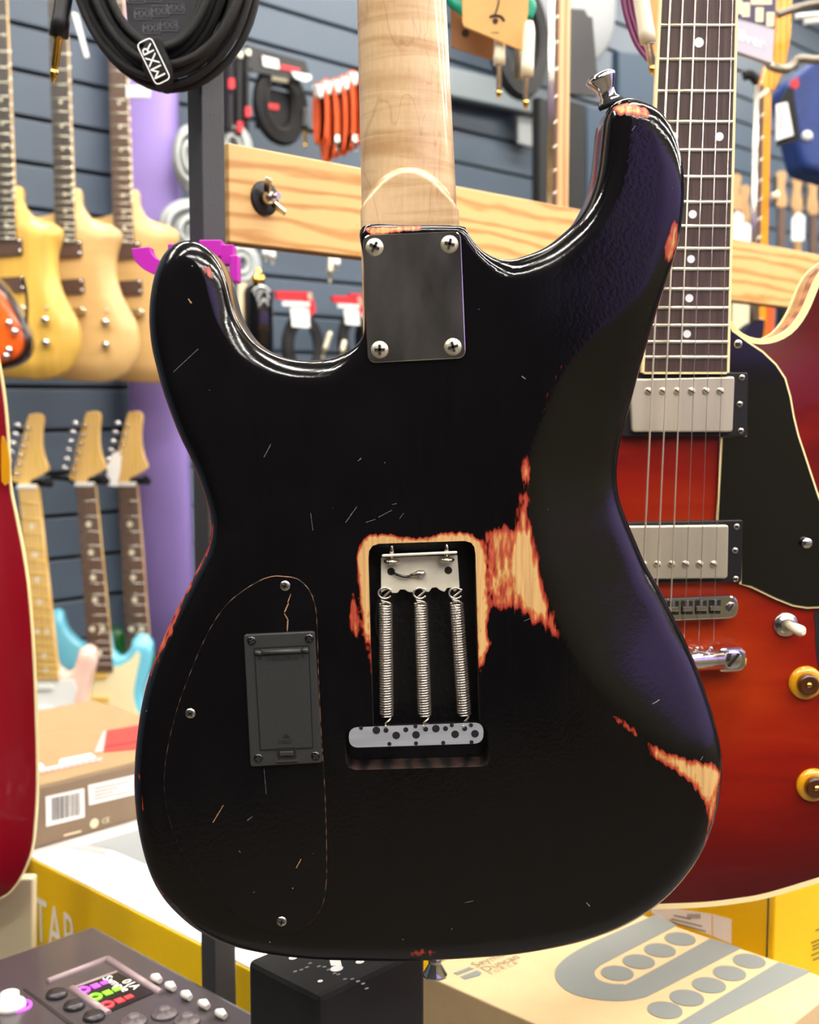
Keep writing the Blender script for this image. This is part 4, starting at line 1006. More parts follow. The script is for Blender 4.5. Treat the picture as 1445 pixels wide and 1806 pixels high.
# ---------------------------------------------------------------- lower row: three double-cut guitars with big-nosed headstocks
hd_px = [(138, 855), (138, 850), (125, 845), (122, 838), (127, 826), (150, 735), (156, 728), (164, 725), (174, 727), (178, 735), (176, 756), (176, 782), (181, 806), (187, 821), (183, 829), (168, 838), (154, 844), (152, 850), (152, 855)]
def strat(dx, dy, Y, label, body_px, body_mat, guard_px, guard_mat, board, tip, pick_mat, neck_end=1185, slope=26.0, pickups=(), maple=False):
    sh = lambda pts: [(x + dx, y + dy) for x, y in pts]
    base = W(body_px[len(body_px) // 2][0], max(p[1] for p in body_px), Y)
    g = thing('double_cut_guitar', label, 'guitar', V((base.x, Y + 0.02, base.z)), 'guitars in the lower row')
    o = smooth_closed(xz(body_px, Y), 0.014)
    def f(P, d):
        e = np.clip(1 - d / 0.012, 0, 1); return Y + 0.012 * (1 - np.sqrt(np.clip(1 - e * e, 0, 1)))
    mb, a = relief(o, [], f, 0.03, [0.0012, 0.004, 0.008, 0.012], [(Y + 0.034, 0), (Y + 0.043, 0.006)], Y + 0.04, Y, mats=(0, 0, 0)); mb.build('body', body_mat, g)
    mb = MB(); mb.prism(at(smooth_closed(xz(guard_px, Y), 0.02), Y - 0.003), (0, 0.0028, 0)); gd = mb.build('pickguard', guard_mat, g)
    for (x, y, w_, h_) in pickups:
        mb = MB(); mb.prism(at(rounded(xz([(x - w_, y - h_), (x + w_, y - h_), (x + w_, y + h_), (x - w_, y + h_)], Y), 0.006), Y - 0.009), (0, 0.008, 0)); mb.build('pickup', pick_mat, gd)
    n0 = 854; D0 = 1380 - n0; fr = []
    for k in range(1, 21):
        y = 1380 - D0 / 1.0595 ** k
        if y < neck_end - 4: fr.append(y + dy)
    c0, c1 = 150.5, 150.5 + slope * (neck_end - 854) / 310.0
    cen = lambda y: c0 + (c1 - c0) * (y - 854) / (neck_end - 854)
    mids = {}
    allf = [854] + [v - dy for v in fr]
    dots = []
    for k in (3, 5, 7, 9, 15, 17, 19):
        if k < len(allf): y = (allf[k] + allf[k - 1]) / 2; dots.append((cen(y) + dx, y + dy))
    if len(allf) > 12:
        y = (allf[12] + allf[11]) / 2; dots += [(cen(y) - 9 + dx, y + dy), (cen(y) + 9 + dx, y + dy)]
    far_neck(g, (854 + dy, 134 + dx, 167 + dx), (neck_end + dy, c1 - 21 + dx, c1 + 21 + dx), board, Y - 0.009, fr, dots, side_mat='maple_far', dot_r=5.2, fret_mat='steel' if not maple else 'old_gold')
    mb = MB(); mb.prism(at(xz(sh([(134, 850), (167, 850), (167, 857), (134, 857)]), Y), Y - 0.011), (0, 0.01, 0)); mb.build('nut', 'white_paper', g)
    mb = MB(); mb.prism(at(smooth_closed(xz(sh(hd_px), Y), 0.006), Y - 0.004), (0, 0.014, 0)); hs_ = mb.build('headstock', 'maple_far', g, bevel=0.002)
    for i in range(6):
        x, y = 133 + 3.9 * i, 830 - 15.8 * i
        mb = MB(); mb.lathe(W(x + dx, y + dy, Y - 0.004), (0, -1, 0), [(0.0056, 0), (0.005, 0.004), (0.003, 0.006), (0.003, 0.012), (0.001, 0.013)], 12); mb.build('tuning_post', 'chrome', hs_)
        q = W(x - 11 + dx, y - 2 + dy, Y + 0.002); mb = MB(); mb.tube([q, q + V((-0.006, 0, 0.002)), q + V((-0.008, 0, 0.0025)), q + V((-0.016, 0, 0.005)), q + V((-0.018, 0, 0.0055))], [0.003, 0.003, 0.006, 0.007, 0.003], 10); mb.build('tuning_key', 'chrome', hs_)
    mb = MB(); mb.add([W(160 + dx, 795 + dy, Y - 0.0045), W(168 + dx, 792 + dy, Y - 0.0045), W(170 + dx, 822 + dy, Y - 0.0045), W(166 + dx, 823 + dy, Y - 0.0045)], [(0, 1, 2, 3)]); mb.build('headstock_print', 'old_gold', hs_)
    hanger(W(160 + dx, 849 + dy, Y + 0.022), tip, 'hangers of the lower row')
    return g
green_px = [(222, 1150), (216, 1125), (205, 1110), (192, 1110), (186, 1124), (184, 1150), (190, 1200), (182, 1260), (170, 1330), (185, 1400), (240, 1425), (300, 1400), (320, 1330), (308, 1250), (304, 1200), (312, 1150), (306, 1128), (292, 1126), (284, 1145), (270, 1160)]
strat(74, 0, 2.78, 'rosewood-necked guitar with a green body, nearest the purple column in the lower row', green_px, 'strat_green', [(215, 1190), (270, 1190), (300, 1250), (280, 1340), (220, 1340)], 'guard_white', 'rosewood_far',
      'black yoke hanger under the headstock beside the purple column', 'guard_white', neck_end=1165, slope=20)
blue_px = [(145, 1137), (128, 1125), (116, 1111), (110, 1095), (107, 1082), (98, 1076), (88, 1079), (80, 1092), (80, 1110), (88, 1136), (96, 1170), (98, 1205), (92, 1250), (80, 1310), (82, 1370), (110, 1420), (170, 1440), (240, 1425), (280, 1380), (285, 1320),
           (266, 1270), (252, 1245), (251, 1225), (256, 1205), (263, 1180), (267, 1153), (265, 1135), (256, 1124), (243, 1121), (232, 1129), (228, 1146), (219, 1157), (207, 1160), (197, 1150), (194, 1130), (190, 1117), (183, 1117), (180, 1140)]
strat(0, 0, 2.68, 'sky blue electric guitar with a cream pickguard and rosewood neck', blue_px, 'strat_blue', [(140, 1190), (165, 1184), (186, 1178), (213, 1174), (232, 1162), (241, 1149), (248, 1153), (241, 1190), (236, 1222), (241, 1250), (262, 1290), (255, 1330), (215, 1345), (150, 1330), (130, 1280)], 'guard_cream', 'rosewood_far',
      'black yoke hanger under the headstock of the sky blue guitar', 'old_gold', pickups=((176, 1191, 14, 4), (176, 1233, 18, 4), (176, 1264, 14, 4)))
pink_px = [(58, 1140), (40, 1120), (28, 1096), (14, 1086), (0, 1096), (-8, 1130), (0, 1180), (-6, 1240), (-25, 1310), (-20, 1380), (20, 1430), (80, 1440), (140, 1425), (178, 1380), (182, 1320), (165, 1273), (155, 1250), (153, 1230), (160, 1198), (168, 1166), (163, 1146), (152, 1140), (139, 1147), (133, 1166), (128, 1182), (114, 1189), (101, 1180), (91, 1158), (86, 1140)]
strat(-101, 4, 2.58, 'shell pink electric guitar with a white pickguard and maple neck', pink_px, 'strat_pink', [(40, 1205), (66, 1198), (100, 1200), (130, 1198), (136, 1215), (130, 1240), (140, 1270), (160, 1310), (150, 1350), (100, 1360), (50, 1350), (35, 1290)], 'guard_white', 'maple_far',
      'black yoke hanger under the headstock of the shell pink guitar', 'white_plastic', neck_end=1195, slope=30, pickups=((80, 1211, 14, 4), (80, 1251, 14, 4), (78, 1284, 15, 6)), maple=True)
# swing tag on the third headstock
tp_ = [(190, 856), (187, 850), (190, 820), (198, 800), (208, 796), (214, 806), (210, 840), (205, 858)]
mb = MB(); mb.prism(at(xz(tp_, 2.70), 2.70), (0, 0.003, 0)); tag(mb.build('price_tag', 'white_paper'), 'white swing tag tied to the headstock beside the purple column', 'tag')

# purple column
a, b_, c, d = W(231, 100, 2.95), W(304, 100, 2.95), W(345, 1380, 2.95), W(262, 1380, 2.95)
mb = MB(); sec = []
zt, zb = HC - 0.002, 0.0
for z, in ((zb,), (zt,)):
    f = (z - c.z) / (b_.z - c.z); xr = c.x + (b_.x - c.x) * f; xl = xr - 0.135
    sec.append([V((xl + (xr - xl) * (0.5 - 0.5 * math.cos(math.pi * j / 12)), 2.98 - 0.045 * math.sin(math.pi * j / 12) ** 0.5, z)) for j in range(13)] + [V((xr, 3.02, z)), V((xl, 3.02, z))])
nn = 15
mb.add(sec[0] + sec[1], [(i, (i + 1) % nn, nn + (i + 1) % nn, nn + i) for i in range(nn)], 0, True); mb.f += [list(range(nn)), list(range(nn, 2 * nn))]; mb.m += [0, 0]; mb.sm += [False, False]
tag(mb.build('purple_column', 'purple'), 'smooth purple column in front of the slatted wall', 'column')

# ================================================================ rack: post, plywood rail, hooks
BP = W(405, 340, 1.02)                                     # a point on the front face of the rail
def RAIL(x, y, off=0.0): return PLN(x, y, BP + E2 * off, E2)
ta, ba = RAIL(405, 252), RAIL(405, 426)
hgt = ta.z - ba.z; th = 0.019
mb = MB(); c = V((ba.x, ba.y, ba.z)) + E1 * 0.95 - E2 * (th / 2) + EZ * (hgt / 2)
mb.box(c, (1.9, th, hgt), (E1, E2, EZ)); rail = mb.build('plywood_rail', ['beam_wood'], bevel=0.0012)
tag(rail, 'pale plywood rail bolted across the rack behind the guitars', 'rail')
for k in range(3):
    mb = MB(); mb.box(c - EZ * (hgt / 2 + 0.0004) - E2 * (0.0058 - 0.0058 * k), (1.896, 0.0024, 0.001), (E1, E2, EZ)); mb.build('ply_layer', 'ply_edge', rail)
bc = RAIL(466, 350)
mb = MB(); mb.lathe(bc, E2, [(0.0145, 0), (0.0145, 0.0016), (0.013, 0.0022), (0.005, 0.0022)], 24); wn = mb.build('washer', 'black_plastic', rail)
mb = MB(); mb.lathe(bc, E2, [(0.0062, 0.002), (0.0066, 0.005), (0.005, 0.010), (0.0036, 0.0125)], 16); wing = mb.build('wing_nut', 'steel', rail)
for s in (-1, 1):
    v = (E1 * 0.55 + EZ * -0.83) * s; v.normalize(); wv_ = v.cross(E2)
    p = [bc + E2 * 0.004 + v * 0.004, bc + E2 * 0.011 + v * 0.004, bc + E2 * 0.019 + v * 0.014, bc + E2 * 0.015 + v * 0.0175, bc + E2 * 0.007 + v * 0.010]
    mb = MB(); mb.prism([q - wv_ * 0.0012 for q in p], wv_ * 0.0024); mb.build('wing', 'steel', wing, bevel=0.0006)
mb = MB(); mb.tube([bc, bc + E2 * 0.019], 0.003, 10); mb.build('bolt', 'steel', rail)
# post
pc = W(363, 700, 0.97); ax_, bx_ = 0.0185, 0.0225          # near vertical edge of the tube
mb = MB(); mb.box(V((pc.x, pc.y, (0.802 + 2.36) / 2)) + E1 * (bx_ / 2) - E2 * (ax_ / 2), (bx_, ax_, 2.36 - 0.802), (E1, E2, EZ)); post = mb.build('rack_post', 'post_steel', bevel=0.0012)
tag(post, 'black square steel post of the guitar rack', 'post')
mb = MB(); a = V((pc.x, pc.y, 0)) + E1 * 0.012 - E2 * 0.012
mb.box(V((a.x, a.y, 2.34)) + E1 * 0.7 , (1.5, 0.022, 0.022), (E1, E2, EZ)); mb.build('top_bar', 'post_steel', post)
hz_ = W(709, -770, 0.72).z
for nm, lab, q, zt in (('main', 'black yoke hanger above the worn black guitar', W(695, -775, 0.735), 0), ('semi', 'black yoke hanger above the red semi-hollow guitar', W(1252, -550, 0.86), 0)):
    t = thing('guitar_hanger', lab, 'hanger', q)
    mb = MB(); mb.tube(smooth_open([q + V((-0.03, -0.03, 0.01)), q + V((-0.034, 0.0, 0)), q + V((-0.02, 0.024, 0)), q + V((0.02, 0.024, 0)), q + V((0.034, 0.0, 0)), q + V((0.03, -0.03, 0.01))]), 0.006, 8); mb.build('yoke', 'soft_black', t)
    e = q + V((0, 0.03, 0.0)); s_ = ((V((a.x, a.y, 0)) - V((e.x, e.y, 0))).dot(E2)) / E2.y
    bar = V((e.x, e.y + s_, 2.34)); mb = MB(); mb.tube(smooth_open([e, e + V((0, 0.02, 0)), V((bar.x, bar.y - 0.01, e.z * 0.4 + 2.34 * 0.6)), bar]), 0.005, 8); mb.build('arm', 'steel', t)
# magenta holder
HY = 0.955
ho = thing('cable_hook', 'magenta plastic hook clipped to the black post', 'hook', W(330, 497, HY))
arc = []
cx_, cy_ = 300, 440
for i in range(13):
    an = math.radians(182 - 120 * i / 12); arc.append((cx_ + 68 * math.cos(an), cy_ + 48 * math.sin(an)))
for i in range(13):
    an = math.radians(62 + 120 * i / 12); arc.append((cx_ + 36 * math.cos(an), cy_ - 4 + 26 * math.sin(an)))
mb = MB(); mb.prism([W(x, y, HY - 0.006) for x, y in arc], (0, 0.016, 0)); mb.build('hook_arm', 'magenta', ho, bevel=0.0005)
mb = MB()
def pbox(mb, x0, y0, x1, y1, Y0, Y1, m=0):
    p = [W(x0, y0, Y0), W(x1, y0, Y0), W(x1, y1, Y0), W(x0, y1, Y0)]; mb.prism(p, (0, Y1 - Y0, 0), m); return mb
pbox(mb, 296, 430, 392, 470, HY - 0.004, HY + 0.012); mb.build('bridge_bar', 'magenta', ho, bevel=0.0006)
mb = MB(); pbox(mb, 351, 423, 390, 452, HY - 0.010, HY + 0.014); mb.build('clamp_block', 'magenta', ho, bevel=0.0006)
mb = MB(); pbox(mb, 386, 431, 411, 466, HY - 0.008, HY + 0.010); mb.build('clamp_block', 'magenta', ho, bevel=0.0006)
mb = MB(); pbox(mb, 405, 450, 419, 496, HY - 0.012, HY + 0.008); mb.build('clamp_tongue', 'magenta', ho, bevel=0.0006)

# ================================================================ cables and packs
def ring_pts(c, u, v, ru, rv, n=40, a0=0, a1=360, jit=0.0, seed=0):
    rn = random.Random(seed); ph = rn.random() * 6.28
    return [c + u * (ru * (1 + jit * math.sin(2 * t + ph)) * math.cos(t)) + v * (rv * math.sin(t)) for t in (math.radians(a0 + (a1 - a0) * i / n) for i in range(n + (0 if a1 - a0 == 360 else 1)))]
X_, Z_ = V((1, 0, 0)), V((0, 0, 1))
# big coil at the top
KY = 0.95; pm = KY / 2150.0
mb = MB(); rn = random.Random(3)
for k in range(18):
    c = W(283 + rn.uniform(-12, 12), -92 + rn.uniform(-10, 8), KY) + V((0, rn.uniform(-0.012, 0.012), 0))
    f = k / 17.0
    mb.tube(ring_pts(c, X_, Z_, (92 + 62 * f) * pm, (166 + 56 * f) * pm, 48, jit=0.03, seed=k), 0.0032, 8, closed=True)
coil = mb.build('cable_coil', 'black_cable'); tag(coil, 'thick coil of black braided cable hanging at the top, tied with a printed strap', 'cable')
st = [(246, 86), (262, 66), (281, 60), (285, 74), (291, 92), (300, 112), (298, 134), (283, 148), (262, 140), (250, 118)]
mb = MB(); mb.prism([W(x, y, KY - 0.020) for x, y in st], (0, 0.038, 0)); stp = mb.build('cable_strap', 'soft_black', coil, bevel=0.004, seg=3)
ctr = W(271, 108, KY - 0.0206); rd = (W(262, 82, KY) - W(284, 128, KY)).normalized(); ud = V((-rd.z, 0, rd.x))
mb = text_mesh('MXR', 0.0125, ctr, rd, ud); 
fp = rounded([(-0.0168, -0.0064), (0.0168, -0.0064), (0.0168, 0.0064), (-0.0168, 0.0064)], 0.004, 4)
n_ = len(fp); fi = offset(fp, -0.0009); o_ = len(mb.v)
mb.v += [tuple(ctr + rd * q.x + ud * q.y) for q in fp] + [tuple(ctr + rd * q.x + ud * q.y) for q in fi]
for i in range(n_): mb.f.append([o_ + i, o_ + (i + 1) % n_, o_ + n_ + (i + 1) % n_, o_ + n_ + i]); mb.m.append(0); mb.sm.append(False)
mb.build('strap_print', 'white_paper', stp)
# printed sleeve behind the coil
mat('dark_sleeve', rgb(40, 41, 46), 0.6); mat('sleeve_ink', rgb(92, 94, 100), 0.6)
mb = MB(); mb.prism([W(x, y, KY + 0.016) for x, y in ((205, -160), (350, -160), (345, 40), (300, 90), (255, 88), (225, 40))], (0, 0.01, 0)); slv = mb.build('cable_sleeve', 'dark_sleeve'); tag(slv, 'dark card sleeve with repeated lettering inside the black cable coil', 'card')
mb = MB()
for i, (x, y) in enumerate(((253, 25), (283, 20), (268, 50), (298, 45), (310, 14), (240, -4), (270, -6), (300, -12))):
    text_mesh('MXR', 0.0075, W(x, y, KY + 0.0155), X_ * 0.995 + Z_ * 0.05, Z_, 0, mb)
    q = W(x, y, KY + 0.0155)
    for s1, s2, sz in ((0, 1, (0.0125, 0.0004)), (0, -1, (0.0125, 0.0004)), (1, 0, (0.0004, 0.0078)), (-1, 0, (0.0004, 0.0078))):
        mb.box(q + X_ * (s1 * 0.00625) + Z_ * (s2 * 0.0039), (sz[0], 0.0002, sz[1]))
mb.build('sleeve_print', 'sleeve_ink', slv)
mb = MB(); pbox(mb, 222, 150, 265, 172, 2.2, 2.205); tag(mb.build('price_tag', 'white_paper', bevel=0.001), 'white price tag peeping out under the black cable coil', 'tag')

def jack(name, label, p0, p1, Y, slv_mat, tip_mat, r, slv=0.5, group=None, Y1=None, end=None):
    """plug: handle from p0, metal tip at p1 (photo pixels)"""
    a, b_ = W(*p0, Y), W(*p1, Y1 or Y); L_ = (b_ - a).length; ax = (b_ - a) / L_
    t = thing(name, label, 'plug', b_, group)
    mb = MB(); mb.lathe(a, ax, [(r * 0.6, 0), (r * 0.85, L_ * 0.05), (r, L_ * 0.12), (r, L_ * slv * 0.75), (r * 1.06, L_ * slv * 0.78), (r * 1.06, L_ * slv), (r * 0.5, L_ * slv)], 16); mb.build('plug_handle', slv_mat, t)
    q = r * 0.48
    mb = MB(); mb.lathe(a, ax, [(q * 1.5, L_ * slv), (q * 1.5, L_ * (slv + 0.02)), (q, L_ * (slv + 0.03)), (q, L_ * 0.86), (q * 0.7, L_ * 0.87), (q * 0.7, L_ * 0.89)], 14); mb.build('plug_shaft', tip_mat, t)
    mb = MB(); mb.lathe(a, ax, [(q * 0.7, L_ * 0.885), (q, L_ * 0.9), (q * 1.05, L_ * 0.93), (q * 0.2, L_)], 14); mb.build('plug_tip', end or tip_mat, t)
    return t
jack('jack_plug', 'black and gold plug hanging beside the black cable coil', (121, -70), (93, 147), 0.95, 'black_plastic', 'gold', 0.0066, 0.62)
mb = MB(); mb.tube(smooth_open([W(122, -60, 0.95), W(128, -110, 0.95), W(150, -180, 0.96), W(200, -230, 0.96)]), 0.0032, 8); tag(mb.build('cable_lead', 'black_cable'), 'black cable end leading to the gold plug', 'cable')
mb = MB(); mb.prism([W(x, y, 2.3) for x, y in ((126, 20), (137, 24), (157, 100), (150, 102))], (0, 0.004, 0)); tag(mb.build('tag_strip', 'white_paper'), 'narrow white tag hanging between two guitar necks', 'tag')

# grey coils beside the post
for i, (x, y, rx, ry, lab) in enumerate(((338, 280, 26, 52, 'pale grey cable coil on the wall left of the post, upper one'), (345, 410, 52, 52, 'pale grey cable coil on the wall behind the magenta hook'), (412, 262, 26, 40, 'pale grey cable coil behind the end of the plywood rail'), (428, 468, 26, 34, 'pale grey cable coil below the end of the plywood rail'))):
    c = WALL(x, y, 0.20); k = (c.y) / 2150.0; mb = MB()
    for j in range(7): mb.tube(ring_pts(c + V((0, -0.012 * (j % 3), 0)), E1, Z_, rx * k * (1.35 - 0.16 * j), ry * k * (1.0 - 0.11 * j), 28, jit=0.03, seed=i * 9 + j), 0.0075, 6, closed=True)
    tag(mb.build('cable_coil', 'grey_cable'), lab, 'cable', 'grey cable coils')

# black cable packs on the wall above the rail
def pack(label, hdr, c, rx, ry, off, hmat, cable, marks=(), grp='cable packs', rings=6, lead=None):
    cc = WALL(*c, off); t = thing('cable_pack', label, 'cable', cc - Z_ * (ry * cc.y / 2150.0), grp)
    k = cc.y / 2150.0; mb = MB()
    for j in range(rings): mb.tube(ring_pts(cc + E2 * (0.008 * (j % 2)), E1, Z_, rx * k * 1.3 * (1 - 0.075 * j), ry * k * (1 - 0.06 * j), 30, jit=0.02, seed=j), 0.0062, 6, closed=True)
    mb.build('cable', cable, t)
    mb = MB(); mb.prism([WALL(x, y, off + 0.02) for x, y in hdr], E2 * -0.008); h = mb.build('header_card', hmat, t)
    for pts, mt, nm in marks:
        mb = MB(); mb.prism([WALL(x, y, off + 0.024) for x, y in pts], E2 * -0.002); mb.build(nm, mt, h)
    return t
pack('black cable pack with a white logo on its header, above the rail', [(435, 79), (539, 108), (545, 128), (529, 142), (446, 126), (436, 114)], (494, 186), 44, 64, 0.16, 'black_plastic', 'black_cable',
     [([(463, 98), (491, 105), (493, 122), (465, 116)], 'white_plastic', 'logo_print'), ([(496, 113), (530, 121), (528, 128), (494, 122)], 'red_card', 'red_print_line'), ([(514, 126), (548, 132), (550, 139), (540, 144), (522, 138)], 'white_paper', 'price_sticker'), ([(480, 134), (508, 139), (508, 146), (480, 141)], 'faint_ink', 'small_print')], rings=7)
mb = MB(); mb.prism([WALL(x, y, 0.15) for x, y in ((452, 150), (530, 168), (530, 235), (455, 226))], E2 * -0.01); cb = mb.build('pack_card', 'black_matte'); tag(cb, 'black backing card inside the cable pack above the rail', 'card')
mb = MB(); mb.prism([WALL(x, y, 0.153) for x, y in ((466, 180), (492, 184), (492, 194), (467, 190))], E2 * -0.002); mb.build('card_print', 'red_card', cb)
jack('jack_plug', 'gold plug of the black cable pack above the rail', (538, 190), (538, 262), 2.95, 'black_plastic', 'gold', 0.009, 0.55)
for i, (x, w_, ya, yb) in enumerate(((409, 9, 96, 232), (424, 10, 94, 240), (438, 8, 90, 250))):
    p = [WALL(x - w_ / 2, ya, 0.26 - i * 0.03), WALL(x + w_ / 2, ya + 2, 0.26 - i * 0.03), WALL(x + w_ / 2, yb, 0.26 - i * 0.03), WALL(x - w_ / 2, yb, 0.26 - i * 0.03)]
    mb = MB(); mb.prism(p, E2 * -0.05); o = mb.build('cable_pack', 'black_cable', bevel=0.008); tag(o, ('black cable pack seen edge on, nearest the post', 'second black cable pack edge on from the post', 'third black cable pack edge on from the post')[i], 'cable', 'edge on cable packs')
    y = (146, 222, 196)[i]; mb = MB(); mb.prism([WALL(x - 5, y - 8, 0.266 - i * 0.03), WALL(x + 5, y - 8, 0.266 - i * 0.03), WALL(x + 5, y + 10, 0.266 - i * 0.03), WALL(x - 5, y + 10, 0.266 - i * 0.03)], E2 * -0.004); mb.build('red_mark', 'red_card', o)
    mb = MB(); mb.prism([WALL(x - 4, ya - 4, 0.264 - i * 0.03), WALL(x + 5, ya - 2, 0.264 - i * 0.03), WALL(x + 4, ya + 8, 0.264 - i * 0.03), WALL(x - 3, ya + 6, 0.264 - i * 0.03)], E2 * -0.004); mb.build('clip', 'nickel', o)
# orange cables, hung edge on
for i, (x, ya, yb, w_) in enumerate(((566, 152, 250, 6), (580, 146, 282, 9), (597, 144, 272, 8), (611, 138, 268, 8), (626, 130, 260, 10))):
    off = 0.20 - 0.012 * i; mb = MB(); c = WALL(x, (ya + yb) / 2, off); k = c.y / 2150.0
    for j in range(4): mb.tube(ring_pts(c + X_ * (0.004 * (j - 1.5)), X_, Z_, w_ * k * (1.0 - 0.1 * j), (yb - ya) / 2 * k * (1 - 0.05 * j), 26, jit=0.04, seed=i * 5 + j), 0.007, 6, closed=True)
    o = mb.build('orange_cable', 'orange_cable'); tag(o, ('orange braided cable, first in the row from the black packs', 'orange braided cable, second in the row from the black packs', 'orange braided cable, third in the row from the black packs', 'orange braided cable, fourth in the row from the black packs', 'orange braided cable touching the maple neck')[i], 'cable', 'orange braided cables')
    mb = MB(); mb.prism([WALL(x - 7, ya - 4, off + 0.03), WALL(x + 7, ya - 1, off + 0.03), WALL(x + 4, ya + 22, off + 0.03), WALL(x - 2, ya + 18, off + 0.03)], E2 * -0.02); mb.build('white_tie', 'white_plastic', o, bevel=0.004)
    if i in (1, 3): jack('jack_plug', ('silver plug hanging below the second orange cable', 'silver plug hanging below the fourth orange cable')[i // 2], (x + 14, 238), (x + 15, 268), 3.0, 'steel', 'steel', 0.007, 0.5)
# packs with red headers below the rail
for i, (dx, dy, sc_, lab) in enumerate(((0, 0, 1.0, 'black cable pack with a red header and white barcode, below the rail'), (100, 8, 0.8, 'black cable pack with a red header, second below the rail'), (131, 4, 0.8, 'black cable pack with a red header, half hidden by the worn guitar'))):
    f = lambda pts: [(486 + dx + (x - 486) * sc_, 515 + dy + (y - 515) * sc_) for x, y in pts]
    c = f([(533, 612)])[0]
    pack(lab, f([(486, 513), (550, 515), (558, 548), (546, 560), (540, 530), (490, 528)]), c, 34 * sc_, 56 * sc_, 0.16 - 0.03 * i, 'red_card', 'black_cable',
         [(f([(499, 531), (547, 533), (546, 541), (499, 539)]), 'white_plastic', 'logo_print'), (f([(513, 543), (545, 545), (547, 578), (516, 576)]), 'white_paper', 'barcode_sticker'), (f([(543, 516), (550, 516), (551, 528), (544, 530)]), 'nickel', 'clip')], grp='red header cable packs')
for i, (p0, p1, lab) in enumerate((((468, 425), (469, 462), 'pale plug hanging just below the rail, first'), ((480, 428), (481, 468), 'pale plug hanging just below the rail, second'), ((584, 445), (582, 500), 'grey plug hanging below the rail, third'), ((595, 445), (594, 478), 'pale plug hanging below the rail, fourth'),
                                   ((583, 585), (568, 634), 'silver plug lying slanted inside the cutaway'), ((608, 600), (602, 630), 'silver plug slanted beside the neck joint'))):
    jack('jack_plug', lab, p0, p1, 2.6 if i < 4 else 2.8, 'white_plastic' if i in (0, 1, 3) else 'nickel', 'nickel', 0.0065, 0.7, 'plugs around the rail')
# glossy black bottle below the rail
BYY = 2.3
q0 = W(457, 650, BYY); bt = thing('polish_bottle', 'glossy black bottle with a metal cap, below the end of the rail', 'bottle', q0); k = BYY / 2150.0; hb = (W(457, 505, BYY) - q0).z
mb = MB(); mb.lathe(q0, Z_, [(24 * k, 0), (26 * k, 0.004), (26 * k, hb * 0.92), (22 * k, hb * 0.99), (10 * k, hb * 1.02), (8 * k, hb * 1.06)], 22); mb.build('bottle_body', 'black_gloss', bt)
mb = MB(); mb.lathe(q0, Z_, [(9 * k, hb * 1.03), (12 * k, hb * 1.05), (12 * k, hb * 1.12), (5 * k, hb * 1.14), (5 * k, hb * 1.20), (3 * k, hb * 1.22)], 16); mb.build('cap', 'gold', bt)
mb = MB(); pbox(mb, 420, 498, 432, 660, 2.36, 2.40); tag(mb.build('yellow_panel', 'cream_card'), 'narrow cream board standing behind the black bottle', 'board')

# ---------------------------------------------------------------- middle: cards and plugs right of the maple neck
DY = 1.30
cdp = [(816, -120), (935, -120), (932, 20), (924, 90), (819, 46), (816, 36)]
mb = MB(); mb.prism([W(x, y, DY) for x, y in cdp], (0, 0.004, 0)); cdo = mb.build('cable_card', 'tan_card'); tag(cdo, 'tan cardboard hang card with a small black drawing', 'card')
mb = MB()
mb.tube(smooth_open([W(875, -30, DY - 0.0006), W(880, -5, DY - 0.0006), W(878, 12, DY - 0.0006), W(873, 26, DY - 0.0006)]), 0.0009, 6)
mb.tube(smooth_open([W(864, 30, DY - 0.0006), W(872, 27, DY - 0.0006), W(884, 29, DY - 0.0006), W(890, 37, DY - 0.0006)]), 0.0012, 6)
mb.lathe(W(874, 37, DY - 0.0008), (0, 1, 0), [(0.003, 0), (0.003, 0.0006)], 12); mb.build('card_drawing', 'ink', cdo)
mb = MB(); pbox(mb, 866, 56, 880, 58, DY - 0.0005, DY); mb.build('card_text', 'faint_ink', cdo)
mb = MB(); mb.prism([W(x, y, DY + 0.03) for x, y in ((793, -60), (880, -60), (876, 108), (796, 82))], (0, 0.004, 0)); cd2 = mb.build('cable_card', 'tan_card_dark'); tag(cd2, 'dark brown hang card behind the tan card with a drawing', 'card')  # rear card in a darker brown
mb = MB(); mb.lathe(W(821, 58, DY + 0.0285), (0, 1, 0), [(0.004, 0), (0.004, 0.001)], 10); mb.build('card_mark', 'ink', cd2)
for i, pts in enumerate((((780, -40), (796, 0), (812, 14), (822, 22)), ((905, -30), (930, 0), (936, 12), (930, 30)))):
    mb = MB(); mb.tube(smooth_open([W(x, y, DY + 0.012) for x, y in pts]), 0.006, 8); tag(mb.build('teal_cable', 'teal'), ('teal cable passing behind the maple neck', 'teal cable behind the edge of the tan card')[i], 'cable', 'teal cables')
jack('jack_plug', 'ivory plug with gold tip below the tan card, nearest the maple neck', (882, 40), (880, 175), DY + 0.012, 'ivory', 'chrome', 0.0060, 0.55, end='gold')
jack('jack_plug', 'ivory plug with gold tip beside the tan card', (934, 38), (927, 194), DY - 0.012, 'ivory', 'chrome', 0.0064, 0.62, end='gold')
mb = MB(); mb.lathe(W(915, 100, DY + 0.02), (0, 0, -1), [(0.003, -0.02), (0.0045, 0), (0.0045, 0.022), (0.002, 0.024)], 12); tag(mb.build('jack_plug', 'hook_metal'), 'dark plug half hidden behind the ivory plug', 'plug')
